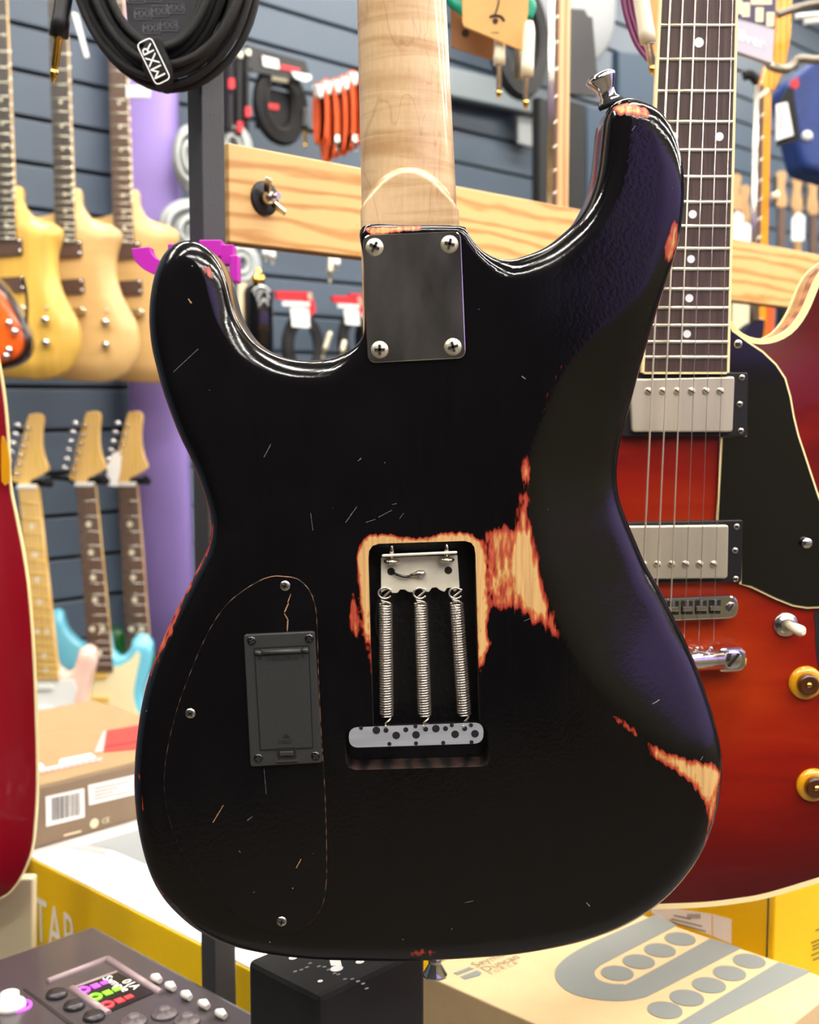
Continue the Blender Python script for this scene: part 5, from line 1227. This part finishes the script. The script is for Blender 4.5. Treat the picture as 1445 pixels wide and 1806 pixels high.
# wall rail and tag
a, b_ = WALL(760, 140, 0.06), WALL(972, 186, 0.06)
mb = MB(); mb.box((a + b_) / 2, ((b_ - a).length, 0.04, 0.085), ((b_ - a).normalized(), E2, Z_)); tag(mb.build('wall_rail', 'rail_metal', bevel=0.006), 'silver metal rail along the slatted wall behind the plugs', 'rail')
mb = MB(); mb.prism([WALL(x, y, 0.05) for x, y in ((915, 205), (952, 212), (950, 262), (915, 252))], E2 * -0.006); tag(mb.build('clear_tag', 'grey_dish'), 'small pale tag on the slatted wall below the plugs', 'tag')
# grey dish and dark cards
c = WALL(1010, -20, 0.20); k = c.y / 2150.0
mb = MB(); mb.lathe(c, E2, [(128 * k, -0.03), (130 * k, 0.0), (120 * k, 0.012), (60 * k, 0.03), (5 * k, 0.034)], 40); tag(mb.build('round_dish', 'grey_dish'), 'large pale grey round pack hanging behind the guitar neck', 'pack')
c = WALL(915, 70, 0.30); k = c.y / 2150.0; mb = MB()
for j in range(6): mb.tube(ring_pts(c + E2 * (0.01 * (j % 2)), E1, Z_, 74 * k * (1 - 0.06 * j), 95 * k * (1 - 0.05 * j), 36, seed=j), 0.011, 6, closed=True)
tag(mb.build('cable_coil', 'black_cable'), 'black cable coil behind the ivory plugs', 'cable')
mb = MB(); mb.prism([W(x, y, 1.95) for x, y in ((1002, 14), (1032, 16), (1038, 28), (1046, 30), (1056, 150), (1054, 172), (1004, 166))], (0, 0.006, 0)); tag(mb.build('dark_tag', 'dark_grey_card', bevel=0.002), 'dark grey hang tag beside the upright guitar neck', 'tag')
for i, (x0, y0, x1, y1, off, mt, lab) in enumerate(((1003, 176, 1034, 420, 0.34, 'black_matte', 'black box hanging behind the upright neck'), (1036, 186, 1072, 430, 0.30, 'slate_blue', 'slate blue box next to the black box above the rail'), (952, 170, 972, 380, 0.36, 'black_matte', 'narrow black strip standing left of the upright neck'), (1092, 90, 1170, 420, 0.24, 'slate_blue', 'dark blue panel between the worn horn and the red guitar neck'))):
    mb = MB(); mb.prism([WALL(x0, y0, off), WALL(x1, y0 + 8, off), WALL(x1, y1, off), WALL(x0, y1, off)], E2 * -0.03); tag(mb.build('hanging_box', mt, bevel=0.004), lab, 'box')
# upright neck seen from its edge
NY = 1.55
def upright(label, xs, Y, y0, y1, mt, name, cat='guitar', fret_px=(), grp=None, lean=0):
    (a, b_, c, d) = xs; t = thing(name, label, cat, W(c, y1, Y), grp); L_ = lambda x, y: x + lean * (y - y0) / 100.0
    mb = MB(); mb.prism([W(L_(b_, y0), y0, Y), W(L_(c, y0), y0, Y), W(L_(c, y1), y1, Y), W(L_(b_, y1), y1, Y)], (0, 0.006, 0)); mb.build('fingerboard', 'rosewood_far', t)
    mb = MB(); mb.prism([W(L_(c, y0), y0, Y), W(L_(d, y0), y0, Y + 0.018), W(L_(d, y1), y1, Y + 0.018), W(L_(c, y1), y1, Y)], (-0.004, 0.012, 0)); mb.build('neck', mt, t, bevel=0.002)
    mb = MB()
    for j in range(5):
        x = a + (b_ - a + 2) * j / 4.0; mb.tube([W(L_(x, y0), y0, Y - 0.004), W(L_(x, y1), y1, Y - 0.004)], 0.0012, 5)
    mb.build('strings', 'steel', t)
    for y in fret_px: mb = MB(); mb.tube([W(L_(b_, y), y + 8, Y - 0.0006), W(L_(c, y), y - 3, Y - 0.0006)], 0.0011, 6); mb.build('fret', 'fret', t)
    return t
upright('upright guitar neck seen edge on, pale maple side towards the worn horn', (972, 978, 988, 1010), NY, -200, 470, 'neck_pale', 'hanging_neck', fret_px=(30, 75, 122, 170, 215, 258, 300, 340), lean=-1.2)
# purple cable and plug
PYY = 1.12
mb = MB()
for i, dx in enumerate((0, 9, 17)): mb.tube(smooth_open([W(1096 + dx, -70, PYY), W(1099 + dx, 0, PYY), W(1108 + dx, 40, PYY), W(1124 + dx, 80, PYY), W(1150 + dx * 0.6, 112, PYY), W(1185, 140, PYY + 0.02), W(1230, 150, PYY + 0.05)]), 0.0021, 8)
tag(mb.build('purple_cable', 'purple_cable'), 'plum purple cable loops passing behind the red guitar neck', 'cable')
jack('jack_plug', 'ivory plug with gold tip hanging over the plum cable', (1128, -20), (1153, 134), 1.06, 'ivory', 'chrome', 0.0066, 0.62, end='gold')
mb = MB(); mb.prism([W(x, y, 1.16) for x, y in ((1146, -80), (1180, -80), (1176, 130), (1156, 140), (1146, 60))], (0, 0.003, 0)); tag(mb.build('cable_card', 'tan_card'), 'tan card strip beside the red guitar neck, behind the ivory plug', 'card')

# ---------------------------------------------------------------- right side
VY = 1.45
sp_ = [(1270, -90), (1369, -90), (1369, 20), (1362, 111), (1270, 80)]
mb = MB(); mb.prism([W(x, y, VY) for x, y in sp_], (0, 0.012, 0)); spk = mb.build('string_pack', 'silver_card'); tag(spk, 'silver and violet string pack hanging right of the red guitar neck', 'pack')
mb = MB(); mb.prism([W(x, y, VY - 0.0006) for x, y in ((1270, -90), (1369, -90), (1368, 50), (1270, 24))], (0, 0.0005, 0)); mb.build('pack_band', 'violet_card', spk)
mb = MB()
for x, y in ((1316, 17), (1340, 26), (1359, 34), (1302, 12)): mb.box(W(x, y, VY - 0.001), (0.009, 0.0004, 0.016))
pbox(mb, 1325, -8, 1362, 8, VY - 0.0012, VY - 0.0008); mb.build('pack_pictures', 'cream_card', spk)
dv = (W(1340, 72, VY) - W(1300, 58, VY)).normalized()
mb = text_mesh('& Silver', 0.0185, W(1308, 63, VY - 0.0008), dv, Z_); mb.build('pack_lettering', 'white_paper', spk)
og2 = upright('amber-necked guitar with rosewood fingerboard behind the rail on the right', (1332, 1336, 1349, 1362), 1.95, 150, 620, 'orange_maple', 'hanging_neck', fret_px=(203, 244, 282, 318, 352, 386, 418), lean=-2.2)
mb = MB(); mb.prism([W(x, y, 1.955) for x, y in ((1340, 152), (1366, 160), (1376, 140), (1388, 110), (1396, 60), (1400, -40), (1372, -40), (1367, 60), (1364, 100), (1348, 118))], (0, 0.016, 0)); mb.build('headstock', 'orange_maple', og2, bevel=0.003)
mb = MB(); mb.prism([W(x, y, 1.948) for x, y in ((1335, 168), (1356, 154), (1358, 160), (1337, 176))], (0, 0.012, 0)); mb.build('nut', 'ivory', og2)
mb = MB(); mb.lathe(W(1366, 345, 1.955), (1, -0.6, 0), [(0.005, -0.004), (0.005, 0), (0.008, 0.006), (0.003, 0.008)], 12); mb.build('side_marker', 'ivory', og2)
hkY = 1.85
mb = MB(); mb.tube(smooth_open([W(1480, 2, hkY), W(1430, 8, hkY), W(1395, 18, hkY), W(1372, 26, hkY)]), 0.0055, 8); tag(mb.build('wall_hook', 'hook_metal'), 'bent metal hook rod at the top, across the amber headstock', 'hook')
mb = MB(); mb.tube(smooth_open([W(1480, 104, hkY), W(1440, 106, hkY), W(1412, 104, hkY), W(1402, 112, hkY), (W(1388, 122, hkY - 0.02)), W(1370, 120, hkY - 0.02), W(1356, 114, hkY)]), 0.0065, 8); tag(mb.build('wall_hook', 'hook_metal'), 'curved metal hook cradling the amber headstock', 'hook')
mb = MB(); mb.tube(smooth_open([W(1312, 134, 2.2), W(1325, 132, 2.2), W(1338, 146, 2.2), W(1346, 156, 2.2)]), 0.009, 8); tag(mb.build('wall_hook', 'black_matte'), 'dark curved hook left of the amber headstock', 'hook')
for i, (y0, x0) in enumerate(((30, 1404), (40, 1418))):
    mb = MB(); mb.tube([W(x0, y0, 2.6), W(1500, y0 - 10, 2.6)], 0.006, 8); tag(mb.build('shelf_rod', 'white_plastic'), ('upper white rod at the top right corner', 'lower white rod at the top right corner')[i], 'rod', 'white rods')
bag = [(1384, 148), (1400, 130), (1420, 116), (1470, 104), (1500, 300), (1440, 305), (1418, 300), (1412, 280), (1402, 240), (1392, 200)]
mb = MB(); mb.prism(at(smooth_closed(xz(bag, 2.7), 0.02), 2.7), (0, 0.12, 0)); bg_ = mb.build('gig_bag', 'blue_bag', bevel=0.02, seg=3); tag(bg_, 'blue bag hanging on the wall at the picture edge', 'bag')
mb = MB(); mb.prism([W(x, y, 2.697) for x, y in ((1395, 142), (1408, 136), (1410, 150), (1404, 158), (1396, 152))], (0, 0.006, 0)); mb.build('bag_logo', 'red_card', bg_)
mb = MB(); mb.lathe(W(1424, 240, 2.70), (0, -1, 0), [(0.012, 0), (0.010, 0.006), (0.002, 0.01)], 12); mb.build('bag_button', 'white_plastic', bg_)
mb = MB(); mb.prism([W(x, y, 2.5) for x, y in ((1376, 180), (1390, 154), (1400, 158), (1412, 246), (1372, 258))], (0, 0.008, 0)); bt2 = mb.build('bag_tag', 'black_matte'); tag(bt2, 'black swing tag with a white label beside the blue bag', 'tag')
mb = MB(); mb.prism([W(x, y, 2.494) for x, y in ((1370, 184), (1389, 180), (1400, 238), (1370, 248))], (0, 0.004, 0)); lb_ = mb.build('label', 'white_paper', bt2)
mb = MB()
for y in (200, 208, 216, 224): pbox(mb, 1373, y, 1383, y + 2, 2.492, 2.4935)
mb.build('label_print', 'grey_ink', lb_)
# far row of guitars
for i, (x, y, tg) in enumerate(((1300, 310, 1), (1316, 330, 1), (1380, 305, 0), (1408, 312, 1), (1436, 318, 0))):
    Y = 3.9 + 0.08 * i; lab = ('far guitar headstock just right of the red guitar neck', 'far guitar headstock left of the amber neck', 'far guitar headstock right of the amber neck', 'far guitar with a white tag, second right of the amber neck', 'far guitar headstock at the picture edge')[i]
    g = thing('far_guitar', lab, 'guitar', W(x, 560, Y), 'far row of guitars')
    mb = MB(); mb.prism(at(smooth_closed(xz([(x - 4, y + 62), (x - 12, y + 50), (x - 8, y + 20), (x - 9, y), (x, y - 4), (x + 8, y + 2), (x + 5, y + 25), (x + 9, y + 50), (x + 4, y + 62)], Y), 0.01), Y), (0, 0.016, 0)); h = mb.build('headstock', 'neck_pale', g)
    mb = MB(); mb.prism([W(x - 6, y + 60, Y), W(x + 6, y + 60, Y), W(x + 7, 600, Y), W(x - 7, 600, Y)], (0, 0.022, 0)); mb.build('neck', 'neck_pale' if i % 2 else 'rosewood_far', g)
    mb = MB()
    for j in range(6): mb.lathe(W(x + (-12 if i < 3 else 11), y + 8 + 8 * j, Y), (-1 if i < 3 else 1, 0, 0), [(0.006, -0.004), (0.008, 0.003), (0.003, 0.008)], 8)
    mb.build('tuning_keys', 'black_gloss', g)
    if tg:
        mb = MB(); mb.prism([W(x - 10, y + 74, Y - 0.05), W(x, y + 62, Y - 0.05), W(x + 12, y + 70, Y - 0.05), W(x + 11, y + 112, Y - 0.05), W(x - 11, y + 112, Y - 0.05)], (0, 0.004, 0)); mb.build('price_tag', 'white_paper', g)
# bits below the rail on the right
mb = MB(); mb.prism(at(smooth_closed(xz([(1303, 596), (1318, 575), (1340, 562), (1350, 562), (1346, 600), (1330, 640), (1300, 640)], 1.9), 0.006), 1.9), (0, 0.04, 0)); kk = mb.build('headstock_tip', 'black_gloss', bevel=0.004); tag(kk, 'glossy black headstock tip seen through the red guitar cutaway', 'headstock')
mb = MB(); mb.prism([W(x, y, 2.3) for x, y in ((1295, 525), (1330, 528), (1324, 640), (1290, 640))], (0, 0.02, 0)); tag(mb.build('cream_board', 'cream_card'), 'cream board seen through the red guitar cutaway', 'board')
mb = MB(); mb.prism([W(x, y, 2.6) for x, y in ((1270, 500), (1310, 500), (1310, 640), (1270, 640))], (0, 0.05, 0)); tag(mb.build('blue_box', 'blue_bag'), 'dark blue box seen through the red guitar cutaway', 'box')
mb = MB(); mb.prism([W(x, y, 2.5) for x, y in ((1384, 520), (1480, 520), (1480, 640), (1380, 640))], (0, 0.05, 0)); tag(mb.build('black_box', 'black_matte'), 'black box behind the red guitar cutaway', 'box')
mb = MB(); mb.prism([W(x, y, 2.4) for x, y in ((1355, 520), (1368, 520), (1362, 640), (1350, 640))], (0, 0.02, 0)); tag(mb.build('orange_board', 'orange_cable'), 'orange strip behind the red guitar cutaway', 'board')

# ================================================================ boxes on the display table
TH_ = 0.60                                                  # table top below the camera
tb = thing('display_table', 'dark display table under the boxes', 'table', room_pt(-2.4, 2.0, 0))
cc = P0 + E2 * 1.75 + E1 * -1.75; mb = MB(); mb.box(V((cc.x, cc.y, CAMZ - TH_ - 0.02)), (1.5, 1.6, 0.04), (E1, E2, EZ)); mb.build('table_top', 'table_top', tb)
for i in (-1, 1):
    for j in (-1, 1):
        mb = MB(); q = cc + E1 * (0.7 * i) + E2 * (0.74 * j); mb.box(V((q.x, q.y, (CAMZ - TH_ - 0.04) / 2)), (0.04, 0.04, CAMZ - TH_ - 0.04), (E1, E2, EZ)); mb.build('leg', 'post_steel', tb)

def crate(name, label, cat, corner, l1, l2, h_top, hgt, mats, bevel=0.0012, m_faces=None, grp=None):
    """corner: point on the top; box spans l1 along E1 and l2 along E2 from it (signed)"""
    c = V((corner.x, corner.y, CAMZ - h_top - hgt / 2)) + E1 * (l1 / 2) + E2 * (l2 / 2)
    mb = MB(); mb.box(c, (abs(l1), abs(l2), hgt), (E1, E2, EZ))
    if m_faces: mb.m = list(m_faces)
    o = mb.build(name, mats, bevel=bevel); return tag(o, label, cat, grp)
def flat(parent, name, mt, pts, n, th=0.0004):
    mb = MB(); mb.prism([p + V(n) * th for p in pts], V(n) * (-th * 0.5)); return mb.build(name, mt, parent)
def disc2(c, u, v, ru, rv, n=28): return [c + u * (ru * math.cos(2 * math.pi * i / n)) + v * (rv * math.sin(2 * math.pi * i / n)) for i in range(n)]

# big cardboard carton with pickup artwork
H1 = 0.45
P = TOP(740, 1715, H1)
sd = crate('pedal_carton', 'tan cardboard carton printed with grey pickup artwork, under the worn guitar', 'box', P, 0.214, 0.25, H1, 0.149, ['carton'])
T = lambda x, y: TOP(x, y, H1)
def arc_px(pts, k=6): return [V(q) for q in smooth_open([V((x, y, 0)) for x, y in pts], k)]
outer = arc_px([(1160, 1612), (1060, 1656), (1016, 1678), (990, 1697), (979, 1714), (984, 1733), (1006, 1751), (1044, 1762), (1090, 1766), (1126, 1762), (1160, 1749), (1307, 1673)])
inner = arc_px([(1254, 1655), (1118, 1730), (1098, 1736), (1076, 1735), (1056, 1728), (1049, 1717), (1056, 1706), (1080, 1692), (1194, 1633)])
flat(sd, 'grey_print', 'grey_ink', [T(q.x, q.y) for q in outer + inner], EZ)
flat(sd, 'grey_print', 'grey_ink', [T(x, y) for x, y in ((1374, 1697), (1431, 1714), (1250, 1808), (1192, 1808))], EZ)
for x, y in ((1089, 1717), (1127, 1696.5), (1164.5, 1676.5), (1200, 1656.5), (1173, 1782), (1211.7, 1760.5), (1250.8, 1738), (1287, 1717), (1322, 1695.5)):
    c = T(x, y); flat(sd, 'pole_print', 'grey_ink', disc2(c, E1, E2, 0.0129, 0.0129), EZ, 0.0005)
lo = T(800, 1715); flat(sd, 'logo_print', 'grey_ink', [T(x, y) for x, y in ((800, 1717), (828, 1706), (836, 1709), (808, 1720))], EZ)
flat(sd, 'logo_print', 'grey_ink', [T(x, y) for x, y in ((812, 1723), (841, 1712), (850, 1716), (846, 1721), (820, 1728))], EZ)
u_ = (T(925, 1684) - T(850, 1715)).normalized(); v_ = EZ.cross(u_)
mb = text_mesh('Seymour', 0.0125, T(835, 1704) + EZ * 0.0004, u_, v_, align='LEFT'); text_mesh('Duncan', 0.0125, T(852, 1712) + EZ * 0.0004, u_, v_, 0, mb, align='LEFT'); text_mesh('F O R Z A', 0.007, T(864, 1718) + EZ * 0.0004, u_, v_, 0, mb, align='LEFT')
mb.build('lettering', 'faint_ink', sd)

# black carton between the carton and the pedal
HK = 0.36
Pb = TOP(565, 1757, HK)
bk = crate('black_carton', 'plain black carton with pale specks between the tan carton and the pedal', 'box', Pb, (TOP(757, 1671, HK) - Pb).dot(E1), (TOP(428, 1696, HK) - Pb).dot(E2), HK, TH_ - HK - 0.001, ['black_matte'], bevel=0.004)
for pts, r in (((594, 1709), 0.0045), ((517, 1690), 0.0030), ((635, 1697), 0.0030), ((565, 1731), 0.0018)):
    flat(bk, 'pale_print', 'white_paper', disc2(TOP(*pts, HK), E1, E2, r * 1.0, r * 0.8), EZ)
flat(bk, 'pale_print', 'white_paper', [TOP(x, y, HK) for x, y in ((581, 1692), (600, 1692), (603, 1704), (584, 1704))], EZ)
rn = random.Random(5)
for i in range(14):
    x = 500 + i * 10 + rn.uniform(-3, 3); flat(bk, 'pale_print', 'grey_ink', disc2(TOP(x + 20, 1700 + abs(i - 3) * 4.2 + rn.uniform(-3, 3), HK), E1, E2, 0.0016, 0.001, 8), EZ)

# multi-effects pedal
mat('pedal_metal', rgb(96, 86, 88), 0.35)
Pp = TOP(165, 1630, H1)
pd = crate('effects_pedal', 'dark grey multi-effects pedal with a small colour screen', 'pedal', Pp, -0.26, 0.265, H1, 0.149, ['pedal'], bevel=0.005)
F2 = lambda pts, th=0.0: [TOP(x, y, H1) for x, y in pts]
mb = MB()
for a, b_ in (((84, 1732), (190, 1692)), ((190, 1692), (284, 1752)), ((127, 1744), (192, 1789))):
    mb.tube([TOP(*a, H1), TOP(*b_, H1)], 0.0030, 8)
mb.build('screen_bezel', 'bezel', pd)
scn = flat(pd, 'screen', 'screen', F2([(131, 1744), (206, 1715), (272, 1752), (194, 1786)]), EZ, 0.0008)
mb = MB(); mb.tube([TOP(131, 1743, H1), TOP(206, 1715, H1)], 0.0018, 6); mb.build('screen_edge', 'bezel', pd)
ux_ = (TOP(183, 1735, H1) - TOP(145, 1749, H1)).normalized(); uy_ = EZ.cross(ux_)
for c, mt, r in (((147, 1749), 'led_purple', 0), ((168, 1761), 'led_green', 0), ((189, 1775), 'led_red', 0)):
    q = TOP(*c, H1) + EZ * 0.001
    mb = MB(); mb.tube(ring_pts(q, ux_, uy_, 0.0042, 0.0042, 16), 0.0014, 6, closed=True); mb.box(q + ux_ * 0.0105, (0.006, 0.007, 0.0006), (ux_, uy_, EZ)); mb.box(q + ux_ * 0.0185, (0.006, 0.005, 0.0006), (ux_, uy_, EZ)); mb.build('screen_icon', mt, scn)
mb = text_mesh('Sample', 0.011, TOP(205, 1737, H1) + EZ * 0.001, (TOP(240, 1758, H1) - TOP(190, 1727, H1)), EZ.cross(TOP(240, 1758, H1) - TOP(190, 1727, H1)))
text_mesh('01A', 0.011, TOP(231, 1738, H1) + EZ * 0.001, (TOP(240, 1758, H1) - TOP(190, 1727, H1)), EZ.cross(TOP(240, 1758, H1) - TOP(190, 1727, H1)), 0, mb); mb.build('screen_lettering', 'led_white', scn)
for x, y in ((276, 1733), (301, 1747), (329, 1763), (360, 1779), (390, 1796)):
    q = TOP(x, y, H1); mb = MB(); mb.tube([q + EZ * 0.003 - E2 * 0.005, q + EZ * 0.004, q + EZ * 0.003 + E2 * 0.005], [0.0024, 0.0036, 0.0024], 10); mb.build('button', 'knob_white', pd)
for x, y in ((100, 1756), (131, 1776), (166, 1795)):
    q = TOP(x, y, H1); mb = MB(); mb.lathe(q, EZ, [(0.0082, 0), (0.0078, 0.002), (0.0068, 0.0034), (0.002, 0.0036)], 22); mb.build('dial', 'pedal_dark', pd)
for x, y in ((290, 1790), (236, 1803), (330, 1802)):
    q = TOP(x, y, H1); mb = MB(); mb.lathe(q, EZ, [(0.010, 0), (0.009, 0.002), (0.005, 0.0025), (0.005, 0.005), (0.003, 0.006), (0.001, 0.0062)], 20); mb.build('foot_switch', 'pedal_metal', pd)
q = TOP(18, 1776, H1); mb = MB(); mb.lathe(q, EZ, [(0.012, 0), (0.011, 0.004), (0.007, 0.005), (0.007, 0.011), (0.002, 0.013)], 20); mb.build('foot_switch', 'knob_white', pd)
q = TOP(32, 1775, H1); mb = MB(); mb.tube(ring_pts(q, E1, E2, 0.009, 0.009, 20), 0.0016, 6, closed=True); mb.build('switch_ring', 'led_purple', pd)
flat(pd, 'panel_line', 'pedal_dark', F2([(40, 1745), (46, 1744), (130, 1806), (118, 1806)]), EZ)

# yellow kit box with a white lid
H2 = 0.497
Py = TOP(55, 1515, H2)
yb = crate('kit_box', 'yellow box with a white lid and big white lettering, behind the pedal', 'box', Py - E2 * 0.36, 0.28, 0.81, H2, TH_ - H2 - 0.001, ['yellow_card'])
mb = MB(); c = V((Py.x, Py.y, CAMZ - H2 + 0.001)) + E1 * 0.14 + E2 * 0.045; mb.box(c, (0.277, 0.807, 0.0025), (E1, E2, EZ)); mb.build('lid', 'white_card', yb)
fn = -E1
def YF(x, y): return PLN(x, y, Py, E1)
o_ = YF(108, 1632); mb = text_mesh('GUITAR', 0.046, YF(136, 1664) - E1 * 0.0006, E2, EZ, align='RIGHT', sy=1.55); mb.build('lettering', 'white_paper', yb)
flat(yb, 'leaflet', 'grey_dish', [TOP(x, y, H2 - 0.0025) for x, y in ((150, 1490), (245, 1462), (262, 1510), (258, 1525), (200, 1500))], EZ)
flat(yb, 'leaflet_print', 'pink_print', [TOP(x, y, H2 - 0.0028) for x, y in ((105, 1493), (150, 1491), (190, 1500), (186, 1508), (150, 1500))], EZ)
# cream box
q = W(62, 1552, 1.33); mb = MB(); pbox(mb, -120, 1550, 58, 1770, 1.185, 1.20); tag(mb.build('cream_carton', 'cream_card', bevel=0.002), 'plain cream carton beside the lettered yellow box', 'box')

# brown box with barcode
A = TOP(62, 1503, H2); hb = 0.068
A2 = A - E1 * 0.10
bb = crate('brown_carton', 'brown product box with barcode label and red panel on its lid', 'box', A2, 0.36, -0.30, H2 - hb - 0.0030, hb, ['carton_brown'], bevel=0.002)
mb = MB(); c = V((A2.x, A2.y, CAMZ - H2 + hb + 0.004)) + E1 * 0.18 - E2 * 0.15; mb.box(c, (0.356, 0.296, 0.003), (E1, E2, EZ)); mb.build('lid', 'carton_top', bb, bevel=0.001)
HB = H2 - hb - 0.006
tf = lambda pts: [TOP(x, y, HB) for x, y in pts]
flat(bb, 'red_panel', 'red_print', tf([(166, 1328), (182, 1290), (262, 1276), (262, 1320)]), EZ)
flat(bb, 'panel_strip', 'pink_print', tf([(166, 1328), (182, 1290), (188, 1289), (182, 1327)]), EZ, 0.0006)  # pink printed strip along the left of the red panel
flat(bb, 'panel_line', 'ink', tf([(187, 1316), (262, 1304), (262, 1307), (186, 1319)]), EZ, 0.0006)
flat(bb, 'lid_print', 'white_paper', tf([(62, 1352), (72, 1346), (80, 1355), (104, 1350), (106, 1340), (160, 1329), (170, 1336), (70, 1360)]), EZ)
for i in range(11):
    x = 60 + 11 * i; y = 1367 - 2.3 * i; flat(bb, 'lid_print', 'pink_print', tf([(x, y), (x + 9, y - 2), (x + 11, y - 8), (x + 1, y - 6)]), EZ, 0.0006)
FF = lambda x, y: PLN(x, y, A, E2)
ff = lambda pts: [FF(x, y) for x, y in pts]
bc_ = flat(bb, 'barcode_label', 'white_paper', ff([(80, 1405), (148, 1390), (149, 1441), (81, 1458)]), E2, 0.0006)
mb = MB(); x = 91.0; rn = random.Random(11)
while x < 140:
    wd = rn.choice((0.8, 1.2, 1.8, 2.4)); y0 = 1407 - (x - 91) * 0.2; p = ff([(x, y0), (x + wd, y0 - 0.3), (x + wd, y0 + 40), (x, y0 + 40)])
    mb.add([q + E2 * 0.0009 for q in p], [(0, 1, 2, 3)]); x += wd + rn.choice((0.9, 1.3, 1.8))
mb.build('barcode', 'ink', bc_)
lb2 = flat(bb, 'text_label', 'white_paper', ff([(155, 1385), (240, 1366), (241, 1400), (157, 1420)]), E2, 0.0006)
mb = MB()
for k_, (xa, xb) in enumerate(((165, 228), (165, 208), (165, 200), (165, 230))):
    y = 1390 + 6 * k_; p = ff([(xa, y), (xb, y - (xb - xa) * 0.215), (xb, y - (xb - xa) * 0.215 + 2.2), (xa, y + 2.2)]); mb.add([q + E2 * 0.0009 for q in p], [(0, 1, 2, 3)])
mb.build('label_print', 'grey_ink', lb2)
mb = text_mesh('CE', 0.0085, FF(186, 1447) + E2 * 0.0007, E1, EZ); mb.lathe(FF(166, 1452) + E2 * 0.0003, E2, [(0.0055, 0), (0.0055, 0.0003)], 14)
p = ff([(112, 1472), (143, 1464), (143, 1467), (112, 1475)]); mb.add([q + E2 * 0.0006 for q in p], [(0, 1, 2, 3)]); mb.build('symbols', 'cream_card', bb)

# yellow box on the right
H3 = 0.40
Pr = W(1366, 1640, 1.0)
yr = crate('kit_box', 'bright yellow box with a white shipping label, below the red guitar', 'box', Pr, 0.30, -0.30, H3, TH_ - H3, ['yellow_card'], bevel=0.002)
LF = lambda x, y: PLN(x, y, Pr, E1); RF = lambda x, y: PLN(x, y, Pr, E2)
lbl = flat(yr, 'shipping_label', 'white_paper', [LF(x, y) for x, y in ((1150, 1596), (1256, 1612), (1256, 1650), (1150, 1610))], -E1, 0.0006)
mb = MB()
for k_, (xa, ya, xb, yb_) in enumerate(((1190, 1613, 1220, 1619), (1185, 1619, 1240, 1632), (1180, 1623, 1246, 1641))):
    p = [LF(xa, ya), LF(xb, yb_), LF(xb, yb_ + 2.4), LF(xa, ya + 2.4)]; mb.add([q - E1 * 0.001 for q in p], [(0, 1, 2, 3)])
for k_ in range(6):
    x = 1214 + 4 * k_; p = [LF(x, 1611), LF(x + 2, 1611.5), LF(x + 2, 1620), LF(x, 1619.5)]; mb.add([q - E1 * 0.001 for q in p], [(0, 1, 2, 3)])
mb.build('label_print', 'grey_ink', lbl)
flat(yr, 'label_patch', 'white_paper', [LF(x, y) for x, y in ((1258, 1612), (1291, 1622), (1291, 1664), (1258, 1650))], -E1, 0.0006)
mb = MB(); mb.tube([V((Pr.x, Pr.y, CAMZ - H3)) - E1 * 0.0002 - E2 * 0.006, V((Pr.x, Pr.y, CAMZ - TH_ + 0.004)) - E1 * 0.0002 - E2 * 0.006], 0.0008, 6); mb.build('fold_line', 'ink', yr)
mb = MB()
for k_, (xa, ya) in enumerate(((1438, 1640), (1430, 1662), (1432, 1668), (1432, 1674), (1430, 1684), (1433, 1692))):
    p = [RF(xa, ya), RF(1475, ya - (1475 - xa) * 0.42), RF(1475, ya - (1475 - xa) * 0.42 + 2.4), RF(xa, ya + 2.4)]; mb.add([q + E2 * 0.0006 for q in p], [(0, 1, 2, 3)])
mb.build('small_print', 'ink', yr)
